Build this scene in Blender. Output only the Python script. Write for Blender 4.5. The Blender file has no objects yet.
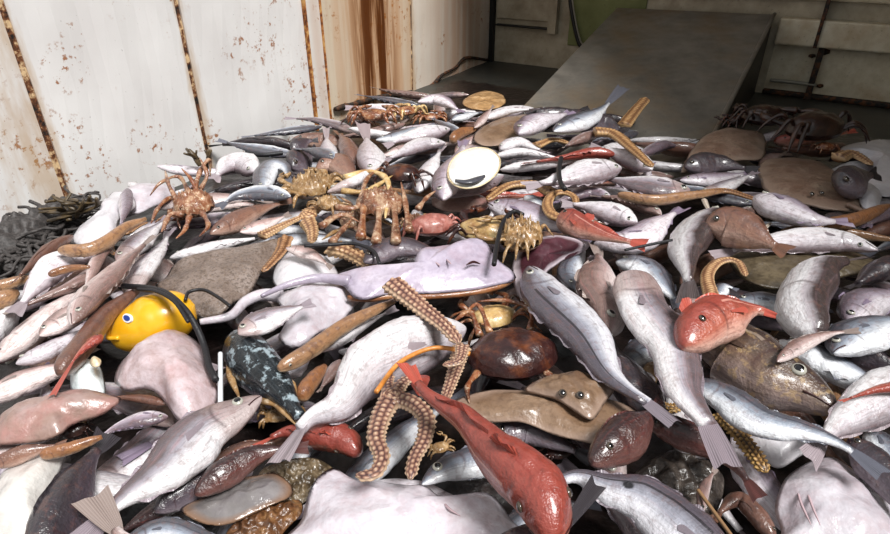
import bpy, bmesh, math, random
import numpy as np
from mathutils import Vector, Matrix, noise as mnoise

# ------------------------------------------------------------------ camera, sky, light, exposure
F = 593.0                      # focal length in pixels of the 890 x 534 frame
CX, CY = 445.0, 267.0
PITCH = math.radians(30.0)
CAMZ = 0.97
scene = bpy.context.scene
COL = scene.collection
cam = bpy.data.cameras.new('camera')
cam.sensor_width = 36.0
cam.lens = F / 890.0 * 36.0
cam.clip_start = 0.05
camo = bpy.data.objects.new('camera', cam)
COL.objects.link(camo)
camo.location = (0, 0, CAMZ)
camo.rotation_euler = (math.pi / 2 - PITCH, 0, 0)
scene.camera = camo

world = bpy.data.worlds.new('overcast_sky')
scene.world = world
world.use_nodes = True
bg = world.node_tree.nodes['Background']
bg.inputs['Color'].default_value = (0.93, 0.97, 1.0, 1)
bg.inputs['Strength'].default_value = 0.42

sun = bpy.data.lights.new('sun', 'SUN')
sun.energy = 4.4
sun.angle = math.radians(20)
sun.color = (1.0, 0.985, 0.965)
suno = bpy.data.objects.new('sun', sun)
COL.objects.link(suno)
suno.rotation_euler = Vector((-0.42, 0.42, -1.0)).to_track_quat('-Z', 'Y').to_euler()

vs = scene.view_settings
vs.view_transform = 'Standard'
vs.look = 'None'
vs.exposure = 0.25
vs.gamma = 1.0
vs.use_curve_mapping = False

rnd = random.Random(7)
C30, S30 = math.cos(PITCH), math.sin(PITCH)

# ------------------------------------------------------------------ geometry helpers
CORNER = np.array([0.36, 5.10])           # where the left and the back wall meet
BDIR = np.array([0.846, -0.532])          # back wall runs this way
BNRM = np.array([0.532, 0.846])           # from the room into the back wall
WDIR = np.array([0.488, 0.873])           # left wall runs this way
WNRM = np.array([-0.873, 0.488])          # from the room into the left wall

def sm(a, b, x):
    t = min(1.0, max(0.0, (x - a) / (b - a)))
    return t * t * (3 - 2 * t)

def heap(x, y):
    d = (CORNER[0] - x) * BNRM[0] + (CORNER[1] - y) * BNRM[1]
    z = 0.12 * sm(0.75, 1.55, d)
    z *= 1 - 0.6 * sm(2.5, 3.4, y) * sm(-0.1, -0.7, x)
    z += 0.012 * math.sin(3.1 * x + 1.0) * math.cos(2.7 * y) * sm(1.0, 1.6, d)
    s = (x - CORNER[0]) * BDIR[0] + (y - CORNER[1]) * BDIR[1]
    if 1.0 < s < 2.05 and 0.07 < d < 1.96:          # on the chute things lie on its slope
        z = max(z, 0.48 * (1.955 - d) / 1.88 + 0.015)
    return z

def ray(px, py):
    x = (px - CX) / F
    y = (CY - py) / F
    return np.array([x, C30 + S30 * y, -S30 + C30 * y])

def unp(px, py, lift=0.0):
    """pixel -> point on the heap surface raised by lift"""
    r = ray(px, py)
    z = 0.1 + lift
    for _ in range(12):
        s = (z - CAMZ) / r[2]
        z = 0.5 * z + 0.5 * (heap(r[0] * s, r[1] * s) + lift)
    s = (z - CAMZ) / r[2]
    return np.array([r[0] * s, r[1] * s, z])

def mpp(p):
    """metres per pixel at a point"""
    return (p[1] * C30 + (CAMZ - p[2]) * S30) / F

def project(p):
    dep = p[1] * C30 + (CAMZ - p[2]) * S30
    up = p[1] * S30 + (p[2] - CAMZ) * C30
    return CX + F * p[0] / dep, CY - F * up / dep

def wallpt(px, py, base, nrm):
    r = ray(px, py)
    s = (base[0] * nrm[0] + base[1] * nrm[1]) / (r[0] * nrm[0] + r[1] * nrm[1])
    return np.array([r[0] * s, r[1] * s, CAMZ + r[2] * s])

def catmull(pts, n, closed=False):
    P = np.array(pts, float)
    m = len(P)
    if m == 2 and not closed:
        t = np.linspace(0, 1, n)[:, None]
        return P[0] * (1 - t) + P[1] * t
    out = []
    segs = m if closed else m - 1
    k = 14
    for i in range(segs):
        if closed:
            p0, p1, p2, p3 = P[(i - 1) % m], P[i], P[(i + 1) % m], P[(i + 2) % m]
        else:
            p1, p2 = P[i], P[i + 1]
            p0 = P[i - 1] if i > 0 else 2 * p1 - p2
            p3 = P[i + 2] if i + 2 < m else 2 * p2 - p1
        for j in range(k):
            t = j / k
            out.append(0.5 * ((2 * p1) + (-p0 + p2) * t + (2 * p0 - 5 * p1 + 4 * p2 - p3) * t * t + (-p0 + 3 * p1 - 3 * p2 + p3) * t ** 3))
    out.append(P[0] if closed else P[-1])
    out = np.array(out)
    d = np.r_[0, np.cumsum(np.linalg.norm(np.diff(out, axis=0), axis=1))]
    q = np.linspace(0, d[-1], n + 1 if closed else n)
    res = np.stack([np.interp(q, d, out[:, c]) for c in range(out.shape[1])], 1)
    return res[:-1] if closed else res

def norm(v):
    return v / (np.linalg.norm(v) + 1e-12)

def frames(P):
    T = np.gradient(P, axis=0)
    T /= np.linalg.norm(T, axis=1)[:, None] + 1e-12
    Z = np.array([0, 0, 1.0])
    S = np.cross(T, Z)
    S /= np.linalg.norm(S, axis=1)[:, None] + 1e-12
    N = np.cross(S, T)
    return T, S, N

def mesh_obj(name, V, faces, mat, parent=None, loc=None, fc=None, smooth=True, kind=None):
    V = np.asarray(V, float)
    if loc is None:
        loc = np.zeros(3)
    me = bpy.data.meshes.new(name)
    me.from_pydata((V - loc).tolist(), [], faces)
    if fc is not None:
        at = me.attributes.new('fc', 'FLOAT_VECTOR', 'POINT')
        at.data.foreach_set('vector', np.asarray(fc, np.float32).ravel())
    if smooth:
        me.polygons.foreach_set('use_smooth', [True] * len(me.polygons))
    me.materials.append(mat)
    o = bpy.data.objects.new(name, me)
    COL.objects.link(o)
    if parent is not None:
        o.parent = parent
    else:
        o.location = loc
    if kind:
        o['kind'] = kind
    return o

def empty(name, loc):
    o = bpy.data.objects.new(name, None)
    o.empty_display_size = 0.05
    o.location = loc
    COL.objects.link(o)
    return o

USED = {}
def tag(o, label, cat, group=None):
    o['label'] = label
    o['category'] = cat
    if group:
        o['group'] = group
    return o

def tube_arrays(P, ra, rb=None, nv=10, bump=None, roll=0.0):
    """closed tube along P; ra across the surface, rb along its normal"""
    n = len(P)
    rb = ra if rb is None else rb
    T, S, N = frames(P)
    th = np.linspace(0, 2 * math.pi, nv, endpoint=False)
    V = []
    fc = []
    for i in range(n):
        for j, t in enumerate(th):
            k, h = (1.0, 0.0) if bump is None else bump(i / (n - 1), t)
            V.append(P[i] + (S[i] * ra[i] * math.sin(t) + N[i] * rb[i] * math.cos(t)) * k)
            fc.append((i / (n - 1), math.cos(t), h))
    faces = []
    for i in range(n - 1):
        for j in range(nv):
            a = i * nv + j
            b = i * nv + (j + 1) % nv
            faces.append((a, a + nv, b + nv, b))
    V.append(P[0]); fc.append((0, 0, 0))
    V.append(P[-1]); fc.append((1, 0, 0))
    c0, c1 = len(V) - 2, len(V) - 1
    for j in range(nv):
        faces.append((c0, j, (j + 1) % nv))
        faces.append((c1, (n - 1) * nv + (j + 1) % nv, (n - 1) * nv + j))
    return V, faces, fc

def box_arrays(o, ex, ey, ez):
    """box from a corner and three edge vectors"""
    o = np.array(o, float); ex = np.array(ex, float); ey = np.array(ey, float); ez = np.array(ez, float)
    V = [o + ex * a + ey * b + ez * c for c in (0, 1) for b in (0, 1) for a in (0, 1)]
    Fc = [(0, 2, 3, 1), (4, 5, 7, 6), (0, 1, 5, 4), (2, 6, 7, 3), (0, 4, 6, 2), (1, 3, 7, 5)]
    return V, Fc

def joinm(lst):
    V, Fa = [], []
    for v, f in lst:
        k = len(V)
        V += list(v)
        Fa += [tuple(i + k for i in q) for q in f]
    return V, Fa

# ------------------------------------------------------------------ materials
def lin(h):
    if isinstance(h, str):
        h = h.lstrip('#')
        h = [int(h[i:i + 2], 16) / 255 for i in (0, 2, 4)]
    return tuple((c / 12.92 if c <= 0.04045 else ((c + 0.055) / 1.055) ** 2.4) for c in h) + (1.0,)

class NT:
    def __init__(s, name):
        s.m = bpy.data.materials.new(name)
        s.m.use_nodes = True
        s.t = s.m.node_tree
        s.p = s.t.nodes['Principled BSDF']
    def n(s, typ, **kw):
        o = s.t.nodes.new(typ)
        for k, v in kw.items():
            if k.startswith('i_'):
                key = k[2:]
                key = int(key) if key.isdigit() else key.replace('_', ' ')
                s.set(o.inputs[key], v)
            else:
                setattr(o, k, v)
        return o
    def set(s, sock, v):
        if isinstance(v, bpy.types.NodeSocket):
            s.t.links.new(v, sock)
        else:
            sock.default_value = v
    def noise(s, scale, detail=3.0, vec=None, rough=0.55, dist=0.0):
        o = s.n('ShaderNodeTexNoise', i_Scale=scale, i_Detail=detail, i_Roughness=rough, i_Distortion=dist)
        if vec is not None:
            s.set(o.inputs['Vector'], vec)
        return o.outputs['Fac']
    def math(s, op, a, b=0.0, c=0.0, clamp=False):
        o = s.n('ShaderNodeMath', operation=op, use_clamp=clamp)
        s.set(o.inputs[0], a); s.set(o.inputs[1], b); s.set(o.inputs[2], c)
        return o.outputs[0]
    def ramp(s, fac, stops, mode='LINEAR'):
        o = s.n('ShaderNodeValToRGB')
        cr = o.color_ramp
        cr.interpolation = mode
        while len(cr.elements) < len(stops):
            cr.elements.new(0.5)
        for e, (p, c) in zip(cr.elements, stops):
            e.position = p
            e.color = lin(c) if isinstance(c, str) else (c, c, c, 1)
        s.set(o.inputs[0], fac)
        return o.outputs[0]
    def mix(s, fac, a, b, mode='MIX'):
        o = s.n('ShaderNodeMix', data_type='RGBA', blend_type=mode)
        s.set(o.inputs[0], fac)
        s.set(o.inputs[6], lin(a) if isinstance(a, str) else a)
        s.set(o.inputs[7], lin(b) if isinstance(b, str) else b)
        return o.outputs[2]
    def out(s, col, rough=0.3, bump=None, bstr=0.3, bdist=0.002, coat=0.0, spec=0.5, metal=0.0, sss=0.0):
        s.set(s.p.inputs['Base Color'], lin(col) if isinstance(col, str) else col)
        s.set(s.p.inputs['Roughness'], rough)
        s.set(s.p.inputs['Coat Weight'], coat)
        s.set(s.p.inputs['Coat Roughness'], 0.12)
        s.set(s.p.inputs['Specular IOR Level'], spec)
        s.set(s.p.inputs['Metallic'], metal)
        if bump is not None:
            b = s.n('ShaderNodeBump', i_Strength=bstr, i_Distance=bdist, i_Height=bump)
            s.t.links.new(b.outputs[0], s.p.inputs['Normal'])
        return s.m
    def coord(s):
        return s.n('ShaderNodeTexCoord').outputs['Object']
    def fc(s):
        a = s.n('ShaderNodeAttribute', attribute_name='fc')
        x = s.n('ShaderNodeSeparateXYZ', i_0=a.outputs['Vector'])
        return x.outputs[0], x.outputs[1], x.outputs[2], a.outputs['Vector']
    def rand(s):
        return s.n('ShaderNodeObjectInfo').outputs['Random']
    def vary(s, col, amt=0.25):
        v = s.math('MULTIPLY_ADD', s.rand(), amt, 1.0 - amt * 0.6)
        h = s.n('ShaderNodeHueSaturation', i_Value=v, i_Color=col)
        return h.outputs[0]
    def offs(s, co, k=7.0):
        """texture space shifted by the object's random number"""
        c = s.n('ShaderNodeCombineXYZ', i_0=s.math('MULTIPLY', s.rand(), k), i_1=s.math('MULTIPLY', s.rand(), k * 2.3))
        o = s.n('ShaderNodeVectorMath', operation='ADD')
        s.set(o.inputs[0], co); s.set(o.inputs[1], c.outputs[0])
        return o.outputs[0]

def fishmat(name, back, side, belly, mott=0.25, mscale=45, pink=0.25, pinkcol='#b5686a', line=0.0, linecol='#3a3638', dark='#40383a', b0=0.30, b1=0.52, b2=0.82, rough=0.3, blotch=False, head=None, fleck='#6e4a40', fl=0.28, fs=70):
    t = NT(name)
    u, d, s_, vec = t.fc()
    co = t.offs(t.coord())
    nz = t.noise(14, 3, co)
    dd = t.math('MULTIPLY_ADD', d, 0.5, 0.5)
    dd = t.math('ADD', dd, t.math('MULTIPLY_ADD', nz, 0.34, -0.17))
    col = t.ramp(dd, [(0.0, belly), (b0, belly), (b1, side), (b2, back), (1.0, back)])
    if head:
        hm = t.ramp(u, [(0.0, 1.0), (0.2, 0.9), (0.27, 0.0), (1.0, 0.0)])
        col = t.mix(t.math('MULTIPLY', hm, 0.75), col, head)
    m1 = t.ramp(t.noise(mscale, 4, co, 0.65), [(0.0, 0.0), (0.48, 0.0), (0.66, 1.0)])
    upper = t.ramp(dd, [(0.0, 0.25), (0.5, 0.5), (0.75, 1.0)])
    col = t.mix(t.math('MULTIPLY', t.math('MULTIPLY', m1, upper), mott), col, dark)
    # long bruises and streaks
    sc = t.n('ShaderNodeMapping'); t.set(sc.inputs['Vector'], vec); sc.inputs['Scale'].default_value = (2.2, 3.0, 3.0)
    m2 = t.ramp(t.noise(2.6, 4, t.offs(sc.outputs[0], 11.0), 0.6), [(0.0, 0.0), (0.52, 0.0), (0.72, 1.0)])
    col = t.mix(t.math('MULTIPLY', m2, pink), col, pinkcol)
    sl = t.n('ShaderNodeMapping'); t.set(sl.inputs['Vector'], vec); sl.inputs['Scale'].default_value = (5.0, 7.0, 7.0)
    m3 = t.ramp(t.noise(1.6, 5, t.offs(sl.outputs[0], 23.0), 0.7), [(0.0, 0.0), (0.5, 0.0), (0.68, 1.0)])
    col = t.mix(t.math('MULTIPLY', m3, 0.42), col, dark)
    m4 = t.ramp(t.noise(fs, 3, co, 0.6), [(0.0, 0.0), (0.54, 0.0), (0.64, 1.0)])
    col = t.mix(t.math('MULTIPLY', m4, fl), col, fleck)
    if line:
        dl = t.math('ABSOLUTE', t.math('SUBTRACT', d, t.math('MULTIPLY_ADD', u, -0.28, 0.52)))
        lm = t.math('LESS_THAN', dl, 0.05)
        lm = t.math('MULTIPLY', lm, t.math('GREATER_THAN', u, 0.26))
        col = t.mix(t.math('MULTIPLY', lm, line), col, linecol)
    if blotch:
        du = t.math('SUBTRACT', u, blotch); dv = t.math('MULTIPLY', t.math('SUBTRACT', d, 0.14), 0.14)
        rr = t.math('SQRT', t.math('ADD', t.math('MULTIPLY', du, du), t.math('MULTIPLY', dv, dv)))
        rr = t.math('ADD', rr, t.math('MULTIPLY_ADD', t.noise(90, 2, co), 0.02, -0.01))
        bm = t.ramp(rr, [(0.0, 1.0), (0.022, 1.0), (0.034, 0.0)])
        col = t.mix(bm, col, '#17141a')
    # gill opening
    g = t.math('ABSOLUTE', t.math('SUBTRACT', u, t.math('MULTIPLY_ADD', t.math('MULTIPLY', d, d), -0.05, 0.225)))
    gm = t.math('MULTIPLY', t.ramp(g, [(0.0, 1.0), (0.014, 0.0)]), t.ramp(t.math('ABSOLUTE', d), [(0.0, 1.0), (0.55, 0.8), (0.8, 0.0)]))
    col = t.mix(t.math('MULTIPLY', gm, 0.65), col, '#3b2224')
    col = t.vary(col, 0.22)
    bmp = t.math('ADD', t.noise(240, 2, co), t.math('MULTIPLY', t.noise(45, 4, co), 3.0))
    rg = t.math('MULTIPLY_ADD', t.noise(40, 2, co), 0.3, rough - 0.1)
    return t.out(col, rg, bmp, 0.5, 0.003, coat=0.45)

def skinmat(name, cols, scale=18, fine=0.25, finecol='#3a2f2a', fscale=150, pink=0.0, rough=0.32, coat=0.3, bstr=0.4, spots=None, edge=None, under=None, dist=0.3):
    """skin of flat things: blotches of cols, speckles, an edge tint and an underside colour"""
    t = NT(name)
    u, d, s_, vec = t.fc()
    co = t.offs(t.coord())
    k = len(cols)
    col = t.ramp(t.noise(scale, 4, co, 0.6, dist), [(0.3 + 0.42 * i / max(1, k - 1), c) for i, c in enumerate(cols)])
    if fine:
        f = t.ramp(t.noise(fscale, 3, co, 0.6), [(0.0, 0.0), (0.5, 0.0), (0.62, 1.0)])
        col = t.mix(t.math('MULTIPLY', f, fine), col, finecol)
    if pink:
        m2 = t.ramp(t.noise(11, 4, co, 0.65), [(0.0, 0.0), (0.5, 0.0), (0.7, 1.0)])
        col = t.mix(t.math('MULTIPLY', m2, pink), col, '#c07a78')
    m3 = t.ramp(t.noise(22, 5, t.offs(co, 3.0), 0.7), [(0.0, 0.0), (0.5, 0.0), (0.68, 1.0)])
    col = t.mix(t.math('MULTIPLY', m3, 0.3), col, finecol)
    if spots:
        v = t.n('ShaderNodeTexVoronoi', i_Scale=spots[1]); t.set(v.inputs['Vector'], co)
        sp = t.math('LESS_THAN', v.outputs['Distance'], spots[2])
        col = t.mix(t.math('MULTIPLY', sp, spots[3]), col, spots[0])
    if edge:
        em = t.ramp(u, [(0.0, 0.0), (0.72, 0.0), (0.93, 1.0)])
        col = t.mix(em, col, edge)
    if under:
        col = t.mix(t.math('LESS_THAN', d, 0.0), col, under)
    col = t.vary(col, 0.15)
    bmp = t.math('ADD', t.noise(fscale * 1.3, 3, co), t.math('MULTIPLY', t.noise(28, 4, co), 5.0))
    return t.out(col, rough, bmp, bstr * 1.2, 0.0022, coat=coat)

MAT = {}
MAT['whiting'] = fishmat('whiting_skin', '#62575b', '#a39da6', '#dbd8da', 0.45, 40, 0.3, '#c08a8e', line=0.35, linecol='#6b5a58', head='#a8918c', b0=0.25, b1=0.45, b2=0.7)
MAT['haddock'] = fishmat('haddock_skin', '#57515a', '#a3a4b0', '#dad9df', 0.3, 60, 0.15, '#b98a92', line=0.9, linecol='#2a262b', b0=0.25, b1=0.45, b2=0.7)
MAT['haddock_spot'] = fishmat('haddock_spotted_skin', '#57515a', '#a3a4b0', '#dad9df', 0.3, 60, 0.15, '#b98a92', line=0.9, linecol='#2a262b', blotch=0.68, b0=0.25, b1=0.45, b2=0.7)
MAT['silver'] = fishmat('silver_skin', '#484a52', '#8f97a4', '#dcdee2', 0.4, 50, 0.2, '#8f6a78', line=0.6, linecol='#30303a', b0=0.2, b1=0.42, b2=0.68)
MAT['pale'] = fishmat('pale_belly_skin', '#85777c', '#cfc8ce', '#dddadc', 0.3, 30, 0.24, '#c49298', b0=0.2, b1=0.6, b2=0.95)
MAT['pink'] = fishmat('pink_grey_skin', '#7d655e', '#b39a96', '#dccdca', 0.4, 40, 0.5, '#b07672')
MAT['lilac'] = fishmat('lilac_skin', '#6a5d66', '#a99daa', '#dbd4da', 0.4, 35, 0.4, '#a5767f')
MAT['cod'] = fishmat('cod_skin', '#40322d', '#77604f', '#8f7d78', 0.85, 40, 0.5, '#4d3238', dark='#1f1714', fleck='#b89a6c', fl=0.45, fs=60, b0=0.05, b1=0.35, b2=0.75, line=0.3, linecol='#c9b7a4')
MAT['brown'] = fishmat('brown_skin', '#6d4c3f', '#8f6a58', '#b99a8b', 0.45, 60, 0.35, '#7a3f36', b0=0.1, b1=0.4)
MAT['dark'] = fishmat('dark_skin', '#2f2a2f', '#4a4149', '#7d727a', 0.4, 50, 0.3, '#4d2a30', b0=0.1, b1=0.4)
MAT['maroon'] = fishmat('dark_red_skin', '#2e1a1a', '#4e2c28', '#74504a', 0.4, 50, 0.4, '#7a2f2a', b0=0.05, b1=0.4)
MAT['gurnard'] = fishmat('gurnard_skin', '#93453a', '#ae6350', '#d6ac9c', 0.6, 70, 0.45, '#7a2418', dark='#7a2018', b0=0.08, b1=0.35, b2=0.7, line=0.5, linecol='#e0a897')
MAT['lobster'] = fishmat('lobster_shell', '#0e171d', '#1b2d38', '#4a5f6a', 0.9, 45, 0.1, '#b9c6d0', fleck='#a9bac2', fl=0.8, fs=55, dark='#07090b', b0=0.0, b1=0.3, b2=0.7, rough=0.25)
MAT['eel'] = fishmat('tan_skin', '#9a7250', '#b98f6a', '#d9bfa0', 0.4, 70, 0.2, '#8a5038', b0=0.1, b1=0.45)
MAT['orange'] = fishmat('orange_skin', '#8a5c3a', '#a67650', '#c9a482', 0.4, 70, 0.3, '#8a3f1e', b0=0.1, b1=0.45)

MAT['bicolor'] = fishmat('dark_backed_skin', '#3a302f', '#b5adb2', '#dedcde', 0.3, 40, 0.2, '#a08088', b0=0.5, b1=0.64, b2=0.82)
MAT['skate_belly'] = skinmat('skate_belly', ['#aba2a9', '#c6c0c7', '#d8d4d9'], 12, 0.2, '#a88a8e', 60, pink=0.10, rough=0.28)
MAT['lilac_flat'] = skinmat('lilac_flat_skin', ['#968c9c', '#b4aaba', '#cfc7d2'], 10, 0.2, '#7c6d7c', 70, pink=0.12, rough=0.28, under='#a8693e')
MAT['skate_brown'] = skinmat('brown_ray_back', ['#6d5344', '#80685a', '#94806f'], 16, 0.35, '#4a3426', 120, rough=0.4, spots=('#54402f', 45, 0.22, 0.6), edge='#8f7a6c')
MAT['ray_speckled'] = skinmat('speckled_ray_back', ['#665850', '#7a6b62', '#8d7f78'], 12, 0.7, '#45372c', 150, rough=0.45, bstr=0.7, spots=('#6d5a48', 120, 0.3, 0.5))
MAT['flat_brown'] = skinmat('flatfish_back', ['#6a5140', '#806650', '#957c66'], 10, 0.3, '#4b3626', 90, rough=0.36, edge='#9a8272')
MAT['flat_olive'] = skinmat('olive_sole_back', ['#4c4030', '#5f5340', '#736650'], 14, 0.4, '#2f261b', 80, rough=0.4)
MAT['flesh'] = skinmat('pink_grey_flesh', ['#a38c8c', '#c2afb2', '#d8cbd0'], 12, 0.25, '#8a6658', 60, pink=0.3)
MAT['brownpink'] = skinmat('brown_pink_flank', ['#7d625a', '#93796f', '#a48f8c'], 9, 0.25, '#6a4a40', 70, pink=0.35)
MAT['white_spot'] = skinmat('white_spotted_belly', ['#bdb8b4', '#d2cfca', '#dedbd6'], 9, 0.1, '#b8a8a0', 60, pink=0.12, spots=('#4a464a', 26, 0.14, 0.8))
MAT['white'] = skinmat('white_belly', ['#bcb8bd', '#d0cdd1', '#dddbdd'], 8, 0.1, '#b5a8ac', 60, pink=0.12)
MAT['maroon_flat'] = skinmat('maroon_flat_skin', ['#2a1418', '#42222a', '#5a323c'], 10, 0.2, '#24131a', 60, edge='#c9bcc4')
MAT['grey_flat'] = skinmat('grey_jelly', ['#5f5a58', '#75706f', '#8c8787'], 9, 0.12, '#5d545c', 60, rough=0.2, coat=0.6, edge='#7a5f4c')
MAT['gravel'] = skinmat('lumpy_grey_brown', ['#241e1b', '#48403a', '#6e655e'], 40, 0.5, '#2a2320', 110, bstr=0.9)
MAT['sandmat'] = skinmat('lumpy_sand_brown', ['#3a2f22', '#665640', '#8c7c64'], 45, 0.4, '#3a2e20', 120, bstr=0.9)
MAT['tanflesh'] = skinmat('tan_flesh', ['#8a6a48', '#b08a5e', '#cfae84'], 20, 0.3, '#5a3f26', 90)
MAT['weed_orange'] = skinmat('orange_brown_weed', ['#40281a', '#704a2c', '#9a744c'], 40, 0.5, '#2a1a10', 110, bstr=0.9)
MAT['cream'] = skinmat('cream_shell', ['#c2ab80', '#dccba4', '#eadfc4'], 14, 0.25, '#8a6040', 70)
MAT['palechunk'] = skinmat('pale_bluish_skin', ['#c6d0d2', '#dbe4e4', '#e8eeee'], 9, 0.08, '#a8b4b4', 60)
MAT['shell'] = skinmat('white_shell', ['#e8e6e2', '#f4f3f0', '#fbfaf8'], 8, 0.05, '#c8c0b8', 60, rough=0.3)
MAT['shell_patch'] = skinmat('shell_dark_patch', ['#34343c', '#55565e'], 20, 0.1)

def starmat(name, hi, mid, lo):
    t = NT(name)
    u, d, h, vec = t.fc()
    co = t.offs(t.coord())
    x = t.math('ADD', h, t.math('MULTIPLY_ADD', t.noise(60, 3, co), 0.5, -0.25))
    col = t.ramp(x, [(0.0, lo), (0.35, mid), (0.8, hi)])
    mg = t.ramp(t.math('ABSOLUTE', d), [(0.0, 0.75), (0.35, 0.6), (0.6, 0.0)])
    col = t.mix(mg, col, hi)
    col = t.vary(col, 0.2)
    return t.out(col, 0.42, t.noise(300, 3, co), 0.5, 0.002, coat=0.15)
MAT['star_pink'] = starmat('starfish_pink_tan', '#d0b496', '#9c7460', '#4a2c2a')
MAT['star_gold'] = starmat('starfish_gold', '#cda878', '#a67c52', '#6a482e')
MAT['star_tan'] = starmat('starfish_tan', '#d6b48a', '#ae8660', '#6f4a34')
MAT['star_brown'] = starmat('starfish_brown', '#b98f68', '#8f6644', '#54341f')
MAT['star_white'] = starmat('starfish_white', '#ded6c8', '#c4b8a8', '#94867a')
MAT['grain'] = starmat('golden_grains', '#d0a868', '#8f6a3a', '#2f2114')

def crabmat(name, cols, barn=0.0, rough=0.35):
    t = NT(name)
    co = t.offs(t.coord())
    col = t.ramp(t.noise(22, 4, co, 0.65), [(0.28, cols[0]), (0.5, cols[1]), (0.72, cols[2])])
    f = t.ramp(t.noise(120, 3, co, 0.6), [(0.0, 0.0), (0.55, 0.0), (0.66, 1.0)])
    col = t.mix(t.math('MULTIPLY', f, 0.3 + barn * 0.4), col, '#e0cdb0' if barn else '#2a1410')
    col = t.vary(col, 0.2)
    bmp = t.math('ADD', t.noise(160, 3, co), t.math('MULTIPLY', t.noise(45, 3, co), 2.0))
    return t.out(col, rough, bmp, 0.6, 0.002, coat=0.3)
MAT['crab_spider'] = crabmat('spider_crab_shell', ['#42261a', '#86563c', '#c9ad8e'], 0.5)
MAT['crab_brown'] = crabmat('brown_crab_shell', ['#1a0d0e', '#341a18', '#6b3a20'], 0.0, 0.3)
MAT['crab_dark'] = crabmat('dark_crab_shell', ['#1c100e', '#2f1c17', '#4a2c20'], 0.0, 0.3)
MAT['crab_tan'] = crabmat('tan_crab_shell', ['#54402a', '#8c6a42', '#bd9d72'], 0.3)
MAT['crab_cream'] = crabmat('cream_crab_shell', ['#8a5f38', '#c2a068', '#e0cfa0'], 0.1)
MAT['crab_rust'] = crabmat('rust_crab_shell', ['#3f2016', '#7e4628', '#b88a62'], 0.4)
MAT['pinkclaw'] = crabmat('pink_red_shell', ['#7a4038', '#a8675c', '#c89a90'], 0.0)

def finmat(name, a, b):
    t = NT(name)
    u, d, s_, vec = t.fc()
    st = t.math('SINE', t.math('MULTIPLY', u, 75.0))
    st = t.math('MULTIPLY_ADD', st, 0.5, 0.5)
    co = t.offs(t.coord())
    col = t.mix(t.math('MULTIPLY', st, 0.3), a, b)
    col = t.mix(t.math('MULTIPLY', t.noise(40, 3, co), 0.5), col, a)
    col = t.vary(col, 0.2)
    t.set(t.p.inputs['Transmission Weight'], 0.0)
    return t.out(col, 0.35, st, 0.5, 0.0015, coat=0.3)
FIN = {
    'bicolor': finmat('fin_dusky', '#4a4040', '#857a7c'),
    'whiting': finmat('fin_grey', '#857880', '#b0a6ac'), 'haddock': finmat('fin_dark_grey', '#7a7078', '#a8a0a8'),
    'silver': finmat('fin_blue_grey', '#5a5b66', '#8f919c'), 'pale': finmat('fin_pale', '#94878c', '#b8acb2'),
    'pink': finmat('fin_pink', '#8a7a74', '#b5a69e'), 'lilac': finmat('fin_lilac', '#7f7084', '#ab9cb2'),
    'cod': finmat('fin_cod', '#4a3830', '#7a6456'), 'brown': finmat('fin_brown', '#6a4838', '#946c58'),
    'dark': finmat('fin_black', '#2a262a', '#4f484e'), 'maroon': finmat('fin_maroon', '#4e2a28', '#7a4a44'),
    'gurnard': finmat('fin_red', '#b04a3a', '#d4877a'), 'lobster': finmat('fin_blue', '#1b2a36', '#4a5f70'),
    'eel': finmat('fin_tan', '#9a7250', '#c09a74'), 'orange': finmat('fin_orange', '#a8662f', '#c99468'),
}
def plain(name, col, rough=0.3, bscale=80, bstr=0.2, coat=0.0, spec=0.5, metal=0.0, var=None):
    t = NT(name)
    c = lin(col)
    nz = t.noise(bscale, 3, t.coord())
    if var:
        c = t.mix(t.ramp(nz, [(0.35, 0.0), (0.65, 1.0)]), col, var)
    return t.out(c, rough, nz, bstr, 0.002, coat, spec, metal)
M_EYE = plain('eye_silver', '#a9a79c', 0.15, 60, 0.05, 0.6)
M_EYEDARK = plain('eye_bronze', '#4a4036', 0.15, 60, 0.05, 0.6)
M_PUPIL = plain('pupil_black', '#08080c', 0.05, 60, 0.0, 0.8)
M_MOUTH = plain('mouth_dark', '#3a1c1c', 0.3)
M_CORD = plain('black_cord', '#17161a', 0.5, 200, 0.6)

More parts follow.
